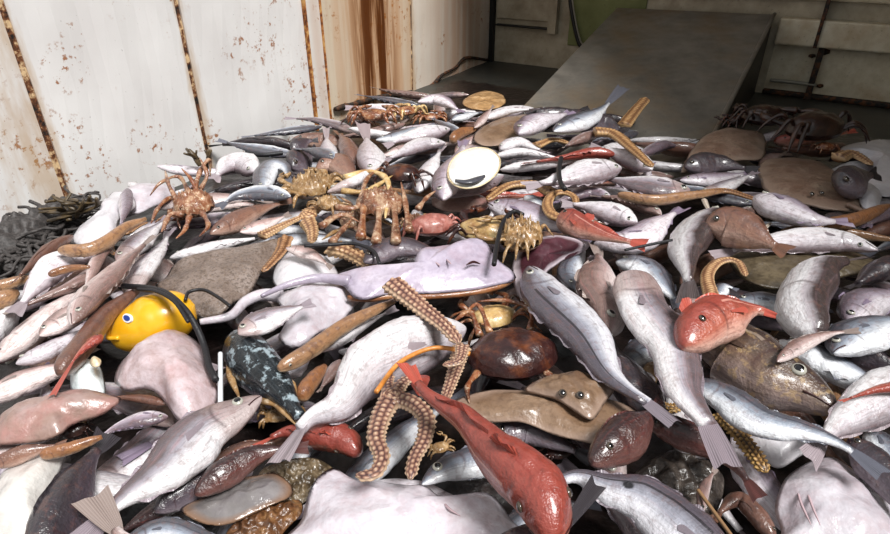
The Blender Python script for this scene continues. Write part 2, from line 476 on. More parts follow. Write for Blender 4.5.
# ------------------------------------------------------------------ the setting: deck, walls, chute
W0 = np.array([-1.38, 1.99])
CHIPS = [(tuple(wallpt(x, y, W0, WNRM)), r_) for x, y, r_ in [(62, 68, .17), (70, 36, .09), (150, 138, .2), (205, 135, .16), (28, 150, .2), (268, 40, .1), (285, 118, .08), (300, 90, .16), (300, 130, .14), (95, 160, .14), (440, 40, .12)]]
def structmat_white():
    t = NT('white_painted_steel')
    u, v, sd, vec = t.fc()                       # u across the panel 0..1, v height in metres, sd rust strength
    co = t.offs(t.coord())
    col = t.ramp(t.noise(3.0, 3, co), [(0.3, '#d9d6d4'), (0.6, '#e3e1df'), (0.8, '#e8e7e5')])
    col = t.mix(t.math('MULTIPLY', sd, 0.55, clamp=True), col, '#cbb88e')
    # small chips of rust
    chip = t.noise(30, 4, co, 0.7)
    area = t.noise(3.2, 2, co, 0.5)
    ac = None
    for cx_, cr_ in CHIPS:
        vd = t.n('ShaderNodeVectorMath', operation='DISTANCE'); t.set(vd.inputs[0], t.coord()); vd.inputs[1].default_value = cx_
        k_ = t.ramp(t.math('DIVIDE', vd.outputs['Value'], cr_), [(0.0, 0.75), (0.5, 0.55), (1.0, 0.0)])
        ac = k_ if ac is None else t.math('MAXIMUM', ac, k_)
    area = t.math('MAXIMUM', area, ac)
    cm = t.math('MULTIPLY', t.ramp(chip, [(0.0, 0.0), (0.57, 0.0), (0.64, 1.0)]), t.ramp(area, [(0.0, 0.0), (0.50, 0.0), (0.60, 1.0)]))
    col = t.mix(t.math('MULTIPLY', cm, 0.9), col, '#94581f')
    bl = t.ramp(t.noise(75, 3, co, 0.6), [(0.0, 0.0), (0.70, 0.0), (0.74, 1.0)])
    col = t.mix(t.math('MULTIPLY', bl, 0.5), col, '#4a3a2c')
    # rust creeping in from the panel edges
    e = t.math('MINIMUM', u, t.math('SUBTRACT', 1.0, u))
    mp = t.n('ShaderNodeMapping'); t.set(mp.inputs['Vector'], co); mp.inputs['Scale'].default_value = (9, 9, 2.2)
    en = t.noise(1.6, 4, mp.outputs[0], 0.6)
    em = t.math('SUBTRACT', t.math('MULTIPLY', en, 0.17), e)
    em = t.ramp(em, [(0.0, 0.0), (0.05, 0.0), (0.09, 1.0)])
    col = t.mix(t.math('MULTIPLY', em, 0.55), col, '#b08a54')
    # long streaks running down, as strong as the panel's own rust value
    mp2 = t.n('ShaderNodeMapping'); t.set(mp2.inputs['Vector'], co); mp2.inputs['Scale'].default_value = (7, 7, 0.35)
    s1 = t.noise(1.9, 4, mp2.outputs[0], 0.6)
    band = t.math('MULTIPLY', sd, t.ramp(t.math('ABSOLUTE', t.math('SUBTRACT', u, 0.58)), [(0.0, 1.0), (0.15, 0.85), (0.35, 0.45), (0.6, 0.15)]))
    s2 = t.math('MULTIPLY', t.ramp(s1, [(0.0, 0.25), (0.38, 0.45), (0.55, 1.0)]), band)
    col = t.mix(t.math('MULTIPLY', s2, 0.95, clamp=True), col, '#b06c1c')
    col = t.mix(t.ramp(s2, [(0.0, 0.0), (0.62, 0.0), (0.9, 0.9)]), col, '#471d06')
    return t.out(col, 0.38, t.noise(30, 3, co), 0.15, 0.002)
M_WHITE = structmat_white()

def rustmat(name, a, b, c):
    t = NT(name)
    co = t.coord()
    col = t.ramp(t.noise(28, 4, co, 0.7), [(0.38, a), (0.5, b), (0.6, c)])
    return t.out(col, 0.75, t.noise(90, 3, co), 0.7, 0.003)
M_RUST = rustmat('rust_seam', '#120c08', '#6e4020', '#d2b48a')
M_RUSTDARK = rustmat('rust_black', '#0d0a08', '#2a1c12', '#5a3418')

def steelmat(name, a, b, c, rough=0.45, sc=6.0, stain='#5f4424', st=0.3, streak=(3, 3, 3)):
    t = NT(name)
    co = t.coord()
    mp = t.n('ShaderNodeMapping'); t.set(mp.inputs['Vector'], co); mp.inputs['Scale'].default_value = streak
    col = t.ramp(t.noise(sc, 4, mp.outputs[0], 0.6), [(0.3, a), (0.5, b), (0.72, c)])
    s = t.ramp(t.noise(2.2, 4, co, 0.65), [(0.0, 0.0), (0.48, 0.0), (0.7, 1.0)])
    col = t.mix(t.math('MULTIPLY', s, st), col, stain)
    d = t.ramp(t.noise(60, 3, co, 0.7), [(0.0, 0.0), (0.62, 0.0), (0.7, 1.0)])
    col = t.mix(t.math('MULTIPLY', d, 0.35), col, '#1c1812')
    return t.out(col, rough, t.noise(70, 3, co), 0.15, 0.002)
M_CHUTE = steelmat('worn_steel_chute', '#625e58', '#716d66', '#807b73', 0.38, 3.0, '#6a4f26', 0.6)
M_CHUTESIDE = steelmat('chute_side_steel', '#24231f', '#2c2b27', '#34332e', 0.5)
M_DECK = steelmat('dark_steel_deck', '#2a2b28', '#343531', '#3d3e3a', 0.45, 4.0, '#3a2814', 0.5)
M_BACK = steelmat('grimy_back_wall', '#978c76', '#a99e88', '#bab09a', 0.5, 3.0, '#54442c', 0.5)
M_BEIGE = steelmat('beige_painted_steel', '#b9ac90', '#cabfa6', '#d9d1bc', 0.45, 4.0, '#9a6a28', 0.65)
M_GREEN = steelmat('olive_opening', '#5f6436', '#6a6f40', '#757a4a', 0.6, 2.0, '#54582c', 0.3)
M_BLACKRUB = plain('black_rubber', '#0f0f0d', 0.5)
M_PALEMETAL = plain('pale_edge_metal', '#8a8578', 0.4)

def structure(o):
    o['kind'] = 'structure'
    return o

# deck: one big plate under everything
fv, ff = box_arrays((-3.2, -1.5, -0.04), (7.5, 0, 0), (0, 8.5, 0), (0, 0, 0.04))
structure(mesh_obj('floor', fv, ff, M_DECK, smooth=False))

W0 = np.array([-1.38, 1.99])
ZTOP = 2.3
def wall_s(px, py):
    p = wallpt(px, py, W0, WNRM)
    return float((p[:2] - W0) @ WDIR)
def wpos(s, off, z):
    q = W0 + WDIR * s - WNRM * off
    return np.array([q[0], q[1], z])

# left wall: rusty backing sheet with proud white panels, rusty joints between them
send = float((CORNER - W0) @ WDIR)
V, Fc = box_arrays(wpos(-3.2, -0.08, 0), np.r_[WDIR * (send + 3.2), 0], np.r_[-WNRM * 0.087, 0], (0, 0, ZTOP))
wall_left = structure(mesh_obj('wall_left', V, Fc, M_RUST, smooth=False))
seams = [wall_s(65, 195), wall_s(204, 145), wall_s(320, 118), wall_s(411, 88), send + 0.0]
gap = 0.0115
edges = [-3.2] + seams
for i in range(len(edges) - 1):
    a, b = edges[i] + gap, edges[i + 1] - gap
    zb = 0.0
    rust = [0.0, 0.0, 0.0, 1.0, 0.6][i]
    nu, nz = 14, 10
    V, FCc, Fa = [], [], []
    for j in range(nz + 1):
        for k in range(nu + 1):
            s = a + (b - a) * k / nu
            z = zb + (ZTOP - zb) * j / nz
            bow = 0.004 * math.sin(k * 1.3 + i) * math.sin(j * 0.9 + i * 2)
            V.append(wpos(s, 0.014 + bow, z)); FCc.append((k / nu if i else 0.5 + 0.5 * k / nu, z, rust))
    for j in range(nz):
        for k in range(nu):
            q = j * (nu + 1) + k
            Fa.append((q, q + 1, q + nu + 2, q + nu + 1))
    # rim so that the panel has thickness
    ring = [k for k in range(nu + 1)] + [j * (nu + 1) + nu for j in range(1, nz + 1)] + [nz * (nu + 1) + k for k in range(nu - 1, -1, -1)] + [j * (nu + 1) for j in range(nz - 1, 0, -1)]
    base = len(V)
    for r_ in ring:
        p = V[r_] + np.r_[WNRM * 0.033, 0]
        V.append(p); FCc.append(FCc[r_])
    for m in range(len(ring)):
        m2 = (m + 1) % len(ring)
        Fa.append((ring[m], base + m, base + m2, ring[m2]))
    mesh_obj('panel', V, Fa, M_WHITE, wall_left, None, FCc, smooth=False)
# flat cover post over the third joint, its edges rusty
s3 = seams[2]
V, Fc = box_arrays(wpos(s3 - 0.062, 0.015, 0), np.r_[WDIR * 0.124, 0], np.r_[-WNRM * 0.012, 0], (0, 0, ZTOP))
FCp = [((0.0 if k % 2 == 0 else 1.0), v[2], 0.3) for k, v in enumerate(V)]
mesh_obj('cover_post', V, Fc, M_WHITE, wall_left, None, FCp, smooth=False)
for ds in (-0.066, 0.05):
    V, Fc = box_arrays(wpos(s3 + ds, 0.016, 0), np.r_[WDIR * 0.014, 0], np.r_[-WNRM * 0.016, 0], (0, 0, ZTOP))
    mesh_obj('rusty_weld', V, Fc, rustmat('orange_rust', '#5a2c10', '#a8662c', '#c99a5c'), wall_left, smooth=False)
# foot rail with a torn black edge beneath the fourth panel
V, Fc = [], []
P = [wallpt(x, y, W0 - WNRM * 0.03, WNRM) for x, y in [(335, 109), (350, 105), (365, 101), (378, 97), (392, 95), (412, 92)]]
V, Fc, _ = tube_arrays(catmull(P, 20), np.array([0.012 + 0.012 * abs(mnoise.noise((i * 0.7, 0, 0))) for i in range(20)]), nv=6)
mesh_obj('rotten_edge', V, Fc, M_RUSTDARK, wall_left)
P = [wallpt(x, y, W0 - WNRM * 0.02, WNRM) for x, y in [(418, 92), (432, 85), (442, 75), (455, 68), (466, 58), (488, 60)]]
V, Fc, _ = tube_arrays(catmull(P, 24), np.array([0.010 + 0.014 * abs(mnoise.noise((i * 0.9, 3, 0))) for i in range(24)]), nv=6)
mesh_obj('rotten_edge', V, Fc, M_RUSTDARK, wall_left)

# back wall
def bpos(s, off, z):
    q = CORNER + BDIR * s - BNRM * off
    return np.array([q[0], q[1], z])
def bs(px, py, off=0.0):
    p = wallpt(px, py, CORNER - BNRM * off, BNRM)
    return float((p[:2] - (CORNER - BNRM * off)) @ BDIR), float(p[2])
V, Fc = box_arrays(bpos(-0.1, -0.06, 0), np.r_[BDIR * 5.4, 0], np.r_[-BNRM * 0.06, 0], (0, 0, 2.3))
wall_back = structure(mesh_obj('wall_back', V, Fc, M_BACK, smooth=False))
def bbox(name, x0, y0, x1, y1, d, mat, off=0.0, par=wall_back, bev=0.0):
    """a piece on the back wall between two picture points, d metres proud"""
    s0, z1 = bs(x0, y0); s1, z0 = bs(x1, y1)
    if z0 > z1: z0, z1 = z1, z0
    V, Fc = box_arrays(bpos(s0, off, z0), np.r_[BDIR * (s1 - s0), 0], np.r_[-BNRM * d, 0], (0, 0, z1 - z0))
    o = mesh_obj(name, V, Fc, mat, par, smooth=False)
    if bev:
        m = o.modifiers.new('bevel', 'BEVEL'); m.width = bev; m.segments = 2
    return o
# corner post and things left of the chute
bbox('corner_post', 490, -40, 494, 64, 0.04, M_BLACKRUB)
bbox('recessed_plate', 500, -40, 552, 22, 0.02, M_BACK, bev=0.006)
bbox('ledge', 498, 23, 558, 30, 0.05, M_BLACKRUB, bev=0.006)
bbox('bracket', 553, -5, 558, 33, 0.06, M_BACK)
bbox('foot_channel', 496, 66, 568, 72, 0.03, M_BLACKRUB)
bbox('hatch_opening', 578, -60, 640, 52, 0.012, M_GREEN, bev=0.004)
def bcurve(name, pts, r, mat, off):
    P = [wallpt(x, y, CORNER - BNRM * off, BNRM) for x, y in pts]
    V, Fc, _ = tube_arrays(catmull(P, 24), np.full(24, r), nv=8)
    return mesh_obj(name, V, Fc, mat, wall_back)
bcurve('hatch_seal', [(568, -25), (571, 5), (575, 28), (580, 45), (586, 51), (596, 53)], 0.017, M_BLACKRUB, 0.02)
bcurve('hatch_trim', [(570, -25), (573, 5), (577, 28), (581, 42), (586, 47)], 0.006, M_PALEMETAL, 0.045)
# stringers and stiffeners right of the chute
sA, zA = bs(778, 33); sB, zB = bs(890, 38)
ztop = bs(800, 17)[1]; zbot = bs(800, 44)[1]
for (n_, s0, s1, z0, z1, d, m_) in [
        ('stringer', 2.07, 4.6, zbot, ztop, 0.10, M_BEIGE),
        ('upper_stringer', 1.0, 4.6, ztop + 0.10, ztop + 0.22, 0.05, M_BEIGE),
        ('foot_rail', 2.07, 4.6, 0.0, 0.035, 0.03, M_RUSTDARK)]:
    V, Fc = box_arrays(bpos(s0, 0, z0), np.r_[BDIR * (s1 - s0), 0], np.r_[-BNRM * d, 0], (0, 0, z1 - z0))
    o = mesh_obj(n_, V, Fc, m_, wall_back, smooth=False)
    b_ = o.modifiers.new('bevel', 'BEVEL'); b_.width = 0.012; b_.segments = 2
V, Fc = box_arrays(bpos(2.07, 0, 0.035), np.r_[BDIR * 2.5, 0], np.r_[-BNRM * 0.004, 0], (0, 0, zbot - 0.035))
mesh_obj('lower_plate', V, Fc, M_BEIGE, wall_back, smooth=False)
ss = bs(819, 30)[0]
V, Fc = box_arrays(bpos(ss, 0, zbot), np.r_[BDIR * 0.02, 0], np.r_[-BNRM * 0.115, 0], (0, 0, 0.8))
mesh_obj('stiffener', V, Fc, M_RUSTDARK, wall_back, smooth=False)
ss = bs(813, 70)[0]
V, Fc = box_arrays(bpos(ss, 0, 0), np.r_[BDIR * 0.035, 0], np.r_[-BNRM * 0.06, 0], (0, 0, zbot))
mesh_obj('stiffener', V, Fc, M_RUSTDARK, wall_back, smooth=False)
bcurve('pipe', [(770, 80), (790, 82), (816, 85)], 0.012, M_PALEMETAL, 0.05)
for px_, py_, r_ in [(845, 103, 0.012), (872, 104, 0.022), (858, 104, 0.012), (822, 98, 0.016), (820, 86, 0.014), (825, 52, 0.02), (812, 56, 0.014)]:
    P = wallpt(px_, py_, CORNER - BNRM * 0.01, BNRM)
    V, Fc, _ = tube_arrays(np.array([P - np.r_[BDIR * r_ * 1.4, 0], P, P + np.r_[BDIR * r_ * 1.3, 0.004]]), np.array([0.4 * r_, r_, 0.5 * r_]), nv=7)
    mesh_obj('rust_scab', V, Fc, M_RUSTDARK, wall_back)

# chute: a steel slide from the back wall down into the heap
ct = [bpos(1.036, 0.075, 0.47), bpos(2.03, 0.075, 0.49)]
dr = np.r_[-BNRM * 1.88, 0]
cz = 0.0
B0 = np.array([ct[0][0] + dr[0], ct[0][1] + dr[1], cz]); B1 = np.array([ct[1][0] + dr[0], ct[1][1] + dr[1], cz])
chute = empty('steel_chute', ((B0[0] + B1[0]) / 2, (B0[1] + B1[1]) / 2, 0))
cl = np.array(chute.location)
tag(chute, 'worn grey steel chute sloping down from the back wall into the fish', 'chute')
def strip(name, pts, mat, par, loc, th):
    n_ = norm(np.cross(pts[1] - pts[0], pts[2] - pts[0]))
    V = [p for p in pts] + [p - n_ * th for p in pts]
    return mesh_obj(name, V, [(0, 1, 2, 3), (7, 6, 5, 4), (0, 4, 5, 1), (1, 5, 6, 2), (2, 6, 7, 3), (3, 7, 4, 0)], mat, par, loc, smooth=False)
o = strip('slide_plate', [B0, B1, ct[1], ct[0]], M_CHUTE, chute, cl, 0.012)
o.modifiers.new('bevel', 'BEVEL').width = 0.01
t1 = ct[1] - np.array([0, 0, 0.013]); b1 = B1.copy()
strip('side_plate', [np.array([t1[0], t1[1], 0.0]), t1, b1 + np.array([0, 0, 0.001]), b1 - np.array([0, 0, 0.0])], M_CHUTESIDE, chute, cl, 0.012)
t0 = ct[0] - np.array([0, 0, 0.013])
strip('side_plate', [B0, B0 + np.array([0, 0, 0.001]), t0, np.array([t0[0], t0[1], 0.0])], M_CHUTESIDE, chute, cl, 0.012)
# rounded lip along the visible edge
V, Fc, _ = tube_arrays(np.array([B1 + (ct[1] - B1) * k / 8 for k in range(9)]), np.full(9, 0.012), nv=8)
mesh_obj('edge_lip', V, Fc, M_CHUTE, chute, cl)

# unseen roof slab added and shaped to keep the back in shade
def slab_poly(name, poly, z0, z1, mat):
    n = len(poly)
    V = [(x, y, z0) for x, y in poly] + [(x, y, z1) for x, y in poly]
    Fa = [tuple(range(n - 1, -1, -1)), tuple(range(n, 2 * n))] + [(i, (i + 1) % n, n + (i + 1) % n, n + i) for i in range(n)]
    return structure(mesh_obj(name, V, Fa, mat, smooth=False))
q = lambda s, off: tuple(CORNER + BDIR * s - BNRM * off)
slab_poly('shade_roof', [q(-0.1, -0.1), q(4.4, -0.1), q(4.4, 3.6), q(3.1, 2.2), q(2.0, 1.15), q(-0.1, 0.8)], 2.3, 2.36, M_BACK)
# right hand wall, out of frame
V, Fc = box_arrays(bpos(4.3, 0, 0), np.r_[BDIR * 0.06, 0], np.r_[-BNRM * 6.0, 0], (0, 0, 2.3))
structure(mesh_obj('wall_right', V, Fc, M_BACK, smooth=False))

# ------------------------------------------------------------------ wet mass under the catch, the shade of the gaps put in its colour
M_MASS = skinmat('gap_shade_wet_mass', ['#0c0909', '#1c1513', '#332826'], 26, 0.3, '#0d0a0a', 90, rough=0.3)
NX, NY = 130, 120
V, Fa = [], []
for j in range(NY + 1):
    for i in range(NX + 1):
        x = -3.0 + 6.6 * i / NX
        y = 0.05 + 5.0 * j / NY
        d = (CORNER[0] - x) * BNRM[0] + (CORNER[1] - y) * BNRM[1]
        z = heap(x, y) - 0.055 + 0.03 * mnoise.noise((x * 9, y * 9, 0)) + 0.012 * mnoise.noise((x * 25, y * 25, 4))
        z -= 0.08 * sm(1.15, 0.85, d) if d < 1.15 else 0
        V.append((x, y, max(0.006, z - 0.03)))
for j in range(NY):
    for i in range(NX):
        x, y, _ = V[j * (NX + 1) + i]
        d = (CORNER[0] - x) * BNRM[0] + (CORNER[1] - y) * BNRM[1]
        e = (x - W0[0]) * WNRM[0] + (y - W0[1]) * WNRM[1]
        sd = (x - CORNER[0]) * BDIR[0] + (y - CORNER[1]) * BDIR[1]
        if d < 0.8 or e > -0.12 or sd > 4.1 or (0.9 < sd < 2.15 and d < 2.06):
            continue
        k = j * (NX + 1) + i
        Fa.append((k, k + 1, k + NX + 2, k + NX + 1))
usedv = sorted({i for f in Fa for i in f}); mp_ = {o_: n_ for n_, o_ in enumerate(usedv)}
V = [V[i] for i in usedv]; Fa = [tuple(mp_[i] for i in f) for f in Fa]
o = mesh_obj('gap_shade_slurry', V, Fa, M_MASS, kind='stuff')
tag(o, 'wet mass of slime and scraps beneath the fish, blackened as gap shade', 'slurry')

# ------------------------------------------------------------------ creature builders
def unit_sphere(name, mat, seg=14, rings=8):
    bm = bmesh.new()
    bmesh.ops.create_uvsphere(bm, u_segments=seg, v_segments=rings, radius=1.0)
    me = bpy.data.meshes.new(name)
    bm.to_mesh(me); bm.free()
    me.polygons.foreach_set('use_smooth', [True] * len(me.polygons))
    me.materials.append(mat)
    return me
ME_EYE = unit_sphere('eye', M_EYE)
ME_EYED = unit_sphere('eye_bronze', M_EYEDARK)
ME_PUPIL = unit_sphere('pupil', M_PUPIL)

def add_eye(parent, loc, p, out, r, dark=False):
    o = bpy.data.objects.new('eye', ME_EYED if dark else ME_EYE)
    COL.objects.link(o)
    o.parent = parent
    o.rotation_mode = 'QUATERNION'
    o.rotation_quaternion = Vector(out).to_track_quat('Z', 'Y')
    o.location = Vector(p - loc)
    o.scale = (r, r, r * 0.55)
    k = bpy.data.objects.new('pupil', ME_PUPIL)
    COL.objects.link(k)
    k.parent = o
    k.location = (0, 0, 0.42)
    k.scale = (0.74, 0.74, 0.66)

def sheet(name, G, mat, parent, loc):
    """grid of points rows x cols -> thin fin"""
    G = np.array(G)
    r, c = G.shape[:2]
    V = G.reshape(-1, 3)
    fc = [(j / (c - 1), i / (r - 1), 0) for i in range(r) for j in range(c)]
    Fa = [(i * c + j, i * c + j + 1, (i + 1) * c + j + 1, (i + 1) * c + j) for i in range(r - 1) for j in range(c - 1)]
    o = mesh_obj(name, V, Fa, mat, parent, loc, fc)
    return o

PROF = {
    'round': ([0, .012, .04, .09, .16, .25, .35, .48, .62, .76, .88, .96, 1], [.07, .18, .34, .55, .76, .92, 1, .97, .83, .59, .36, .23, .2]),
    'gurnard': ([0, .012, .04, .09, .16, .24, .35, .5, .65, .8, .92, 1], [.16, .34, .55, .8, .97, 1, .86, .66, .48, .32, .21, .18]),
    'blunt': ([0, .02, .06, .14, .3, .5, .75, .92, 1], [.35, .62, .8, .95, 1, .98, .75, .45, .3]),
    'eel': ([0, .03, .1, .3, .6, .85, 1], [.35, .7, .95, 1, .95, .7, .35]),
    'cod': ([0, .012, .04, .1, .18, .28, .4, .55, .7, .84, .95, 1], [.1, .24, .4, .64, .88, 1, .98, .86, .62, .38, .22, .2]),
}
KIND = {
    'bicolor': ('round', .7, .10, .18, 'bare'),  # profile, thickness ratio, eye u, eye size, fins
    'whiting': ('round', .5, .10, .22, 'cod'), 'haddock': ('round', .5, .10, .18, 'cod'), 'silver': ('round', .52, .10, .17, 'cod'),
    'pale': ('round', .6, .10, .18, 'cod'), 'pink': ('round', .6, .10, .2, 'cod'), 'lilac': ('round', .6, .10, .2, 'cod'),
    'cod': ('cod', .75, .13, .2, 'cod'), 'brown': ('round', .75, .10, .18, 'one'), 'dark': ('round', .65, .1, .2, 'one'),
    'maroon': ('cod', .8, .12, .18, 'one'), 'gurnard': ('gurnard', .8, .12, .16, 'gur'), 'lobster': ('cod', .9, .1, .1, 'none'),
    'eel': ('eel', .85, .06, .2, 'none'), 'orange': ('eel', .85, .06, .2, 'none'),
}
GROUPS = {'bicolor': 'dark backed fish in the heap', 'whiting': 'slim silver grey fish in the heap', 'haddock': 'fish with a dark side line', 'silver': 'blue silver fish in the heap', 'pale': 'white bellied fish in the heap', 'pink': 'pinkish grey fish in the heap', 'lilac': 'lilac fish in the heap', 'cod': 'brown mottled fish', 'brown': 'brown fish in the heap', 'dark': 'dark fish in the heap', 'maroon': 'dark red fish', 'gurnard': 'red fish in the heap', 'eel': 'thin tan fish', 'orange': 'thin orange fish'}
NAMES = {'bicolor': 'dark_backed_fish', 'whiting': 'whiting', 'haddock': 'haddock', 'silver': 'silver_fish', 'pale': 'pale_fish', 'pink': 'pink_fish', 'lilac': 'lilac_fish', 'cod': 'cod', 'brown': 'brown_fish', 'dark': 'dark_fish', 'maroon': 'dark_red_fish', 'gurnard': 'red_gurnard', 'lobster': 'lobster', 'eel': 'tan_eel', 'orange': 'orange_eel'}

def fish3(kind, pts, avis, roll, label, size_px=100, tail=0.14, mat=None, name=None, cat='fish', ts=1.0, gape=True, hs=1.0, pec=1.0, eyes=True, prof=None, ers=1.0):
    avis = avis * 0.92
    pk, ratio, eu, er, fins = KIND[kind]
    pk = prof or pk
    er = er * ers
    big = size_px > 110
    mid = size_px > 45
    nu, nv = (72, 26) if big else ((44, 18) if mid else (28, 12))
    path = catmull(pts, 120)
    ell = np.linalg.norm(np.diff(path, axis=0), axis=1).sum()
    nb = int(120 * (1 - tail)) if fins != 'none' else 120
    body = catmull(path[:nb][::4] if nb > 8 else path[:nb], nu)
    body[-1] = path[nb - 1]
    rl = math.radians(roll)
    a = avis / math.sqrt((math.sin(rl)) ** 2 + (ratio * math.cos(rl)) ** 2)
    b = a * ratio
    T, S, N = frames(body)
    D = N * math.cos(rl) - S * math.sin(rl)
    L = np.cross(D, T)
    us = np.linspace(0, 1, nu) ** (1.35 if big or mid else 1.2)
    us = us / us[-1]
    body = np.stack([np.interp(us, np.linspace(0, 1, nu), body[:, c]) for c in range(3)], 1)
    T, S, N = frames(body)
    D = N * math.cos(rl) - S * math.sin(rl)
    L = np.cross(D, T)
    pu, pa = PROF[pk]
    fu = lambda u_: np.interp(u_, [0, .3 * hs, 1], [0, .3, 1])      # hs stretches the head features
    gu_ = lambda w_: float(np.interp(w_, [0, .3, 1], [0, .3 * hs, 1]))
    A = np.interp(fu(us), pu, pa)
    k = np.array([1, 2, 1]) / 4
    A[1:-1] = np.convolve(A, k, 'valid')
    loc = body[nu // 2].copy()
    loc[2] = min(loc[2] - a * 0.5, max(heap(loc[0], loc[1]), 0.0))
    nm = name or NAMES[kind]
    root = empty(nm, loc)
    tag(root, label, cat, GROUPS.get(kind))
    th = np.linspace(0, 2 * math.pi, nv, endpoint=False)
    seed = rnd.random() * 50
    V, fc = [], []
    for i in range(nu):
        u = float(fu(us[i]))
        wave = 1 + 0.05 * mnoise.noise((u * 5, seed, 0))
        for t in th:
            c, s = math.cos(t), math.sin(t)
            va = a * A[i] * (1.0 if c > 0 else (1.06 + 0.10 * math.exp(-((u - .4) / .18) ** 2)))
            bb = b * (A[i] ** 0.9)
            # gill cover stands proud of the shoulder
            gu = 0.225 - 0.05 * c * c
            gl = 0.05 * math.exp(-((u - gu + .03) / .03) ** 2) if u < gu else -0.025 * math.exp(-((u - gu) / .02) ** 2)
            sq = (abs(c) ** 3 + abs(s) ** 3) ** (-1 / 3)
            sq = 1 + (sq - 1) * 0.35
            dent = 1 + 0.07 * mnoise.noise((u * 9, c * 1.6 + seed, s * 1.6)) + 0.03 * mnoise.noise((u * 24, c * 3 + seed, s * 3))
            V.append(body[i] + (D[i] * va * c + L[i] * bb * s * (1 + gl)) * sq * wave * dent)
            fc.append((u, c, s))
    Fa = []
    for i in range(nu - 1):
        for j in range(nv):
            p, q2 = i * nv + j, i * nv + (j + 1) % nv
            Fa.append((p, q2, q2 + nv, p + nv))
    V.append(body[0] - T[0] * a * 0.03); fc.append((0, 0, 0)); V.append(body[-1]); fc.append((1, 0, 0))
    c0, c1 = len(V) - 2, len(V) - 1
    for j in range(nv):
        Fa.append((c0, (j + 1) % nv, j)); Fa.append((c1, (nu - 1) * nv + j, (nu - 1) * nv + (j + 1) % nv))
    m = mat or MAT[kind]
    mesh_obj('body', V, Fa, m, root, loc, fc)
    fm = FIN[kind]
    def at(u):
        i = int(np.argmin(abs(us - u)))
        return i
    Va = np.array(V)
    # eyes
    if eyes and er and fins != 'none' and mid or (kind == 'eel' and big):
        i = at(gu_(eu))
        for s in (-1, 1):
            if not big and (L[i][2] * s) < 0.1:
                continue
            out = norm(L[i] * s * 1.0 + D[i] * 0.15)
            p = body[i] + D[i] * a * A[i] * 0.30 + L[i] * s * b * A[i] ** .9 * 0.97
            add_eye(root, loc, p, out, a * er, dark=kind in ('gurnard', 'maroon', 'brown', 'dark'))
    # mouth
    if big and fins != 'none' and gape and eyes:
        ms = []
        for s in (-1, 1):
            P = []
            for w in np.linspace(0, 1, 6):
                uu = gu_(w * 0.08)
                Ai = np.interp(uu, us, A); ib = at(uu)
                cpos = np.array([np.interp(uu, us, body[:, q_]) for q_ in range(3)])
                c = -0.12 - 0.30 * w
                sn = math.sqrt(1 - c * c) * s
                P.append(cpos + D[ib] * a * Ai * c * 1.03 + L[ib] * b * Ai ** .9 * sn * 1.05)
            v_, f_, _ = tube_arrays(np.array(P), np.linspace(0.02, 0.035, 6) * a, nv=6)
            ms.append((v_, f_))
        v_, f_ = joinm(ms)
        mesh_obj('mouth', v_, f_, M_MOUTH, root, loc)
    # tail fin: turns flatter than the body so that it lies on the heap
    if fins != 'none':
        Te = norm(path[-1] - path[nb - 1]); Pe = body[-1]
        rt = rl
        sgn = 1 if math.sin(rl) >= 0 else -1
        if abs(math.sin(rl)) < 0.75:
            rt = sgn * math.radians(60)
        Se = norm(np.cross(Te, [0, 0, 1])); Ne = np.cross(Se, Te)
        De = Ne * math.cos(rt) - Se * math.sin(rt); Le = np.cross(De, Te)
        tl = np.linalg.norm(path[-1] - path[nb - 1])
        ae = a * A[-1]
        G = []
        for i in range(6):
            w = i / 5
            row = []
            for j in range(13):
                v = j / 12 * 2 - 1
                spread = ae * (1 - w) + a * 0.50 * ts * w ** 0.8
                lenf = tl * w * (1 + 0.10 * abs(v) ** 1.5) - tl * 0.12 * (1 - w) * 1.0
                rip = 0.06 * a * w * math.sin(v * 5 + seed)
                row.append(Pe + Te * lenf + De * v * spread + Le * rip + np.array([0, 0, -0.0]))
            G.append(row)
        sheet('tail_fin', G, fm, root, loc)
    # back and belly fins
    def ridge(nm_, u0, u1, h, sg):
        G = []
        n = 9
        for r_ in range(3):
            row = []
            for j in range(n):
                w = j / (n - 1)
                uu = u0 + (u1 - u0) * w
                i = at(uu)
                Ai = np.interp(uu, us, A)
                cpos = np.array([np.interp(uu, us, body[:, q_]) for q_ in range(3)])
                hh = h * a * (math.sin(math.pi * min(1, w * 0.85 + 0.15)) ** 0.7) * r_ / 2
                k_ = 1.0 if sg > 0 else 1.06
                row.append(cpos + D[i] * sg * (a * Ai * k_ * 0.93 + hh) + T[i] * hh * 0.7 + L[i] * 0.05 * a * r_ * math.sin(j * 1.4 + seed))
            G.append(row)
        sheet(nm_, G, fm, root, loc)
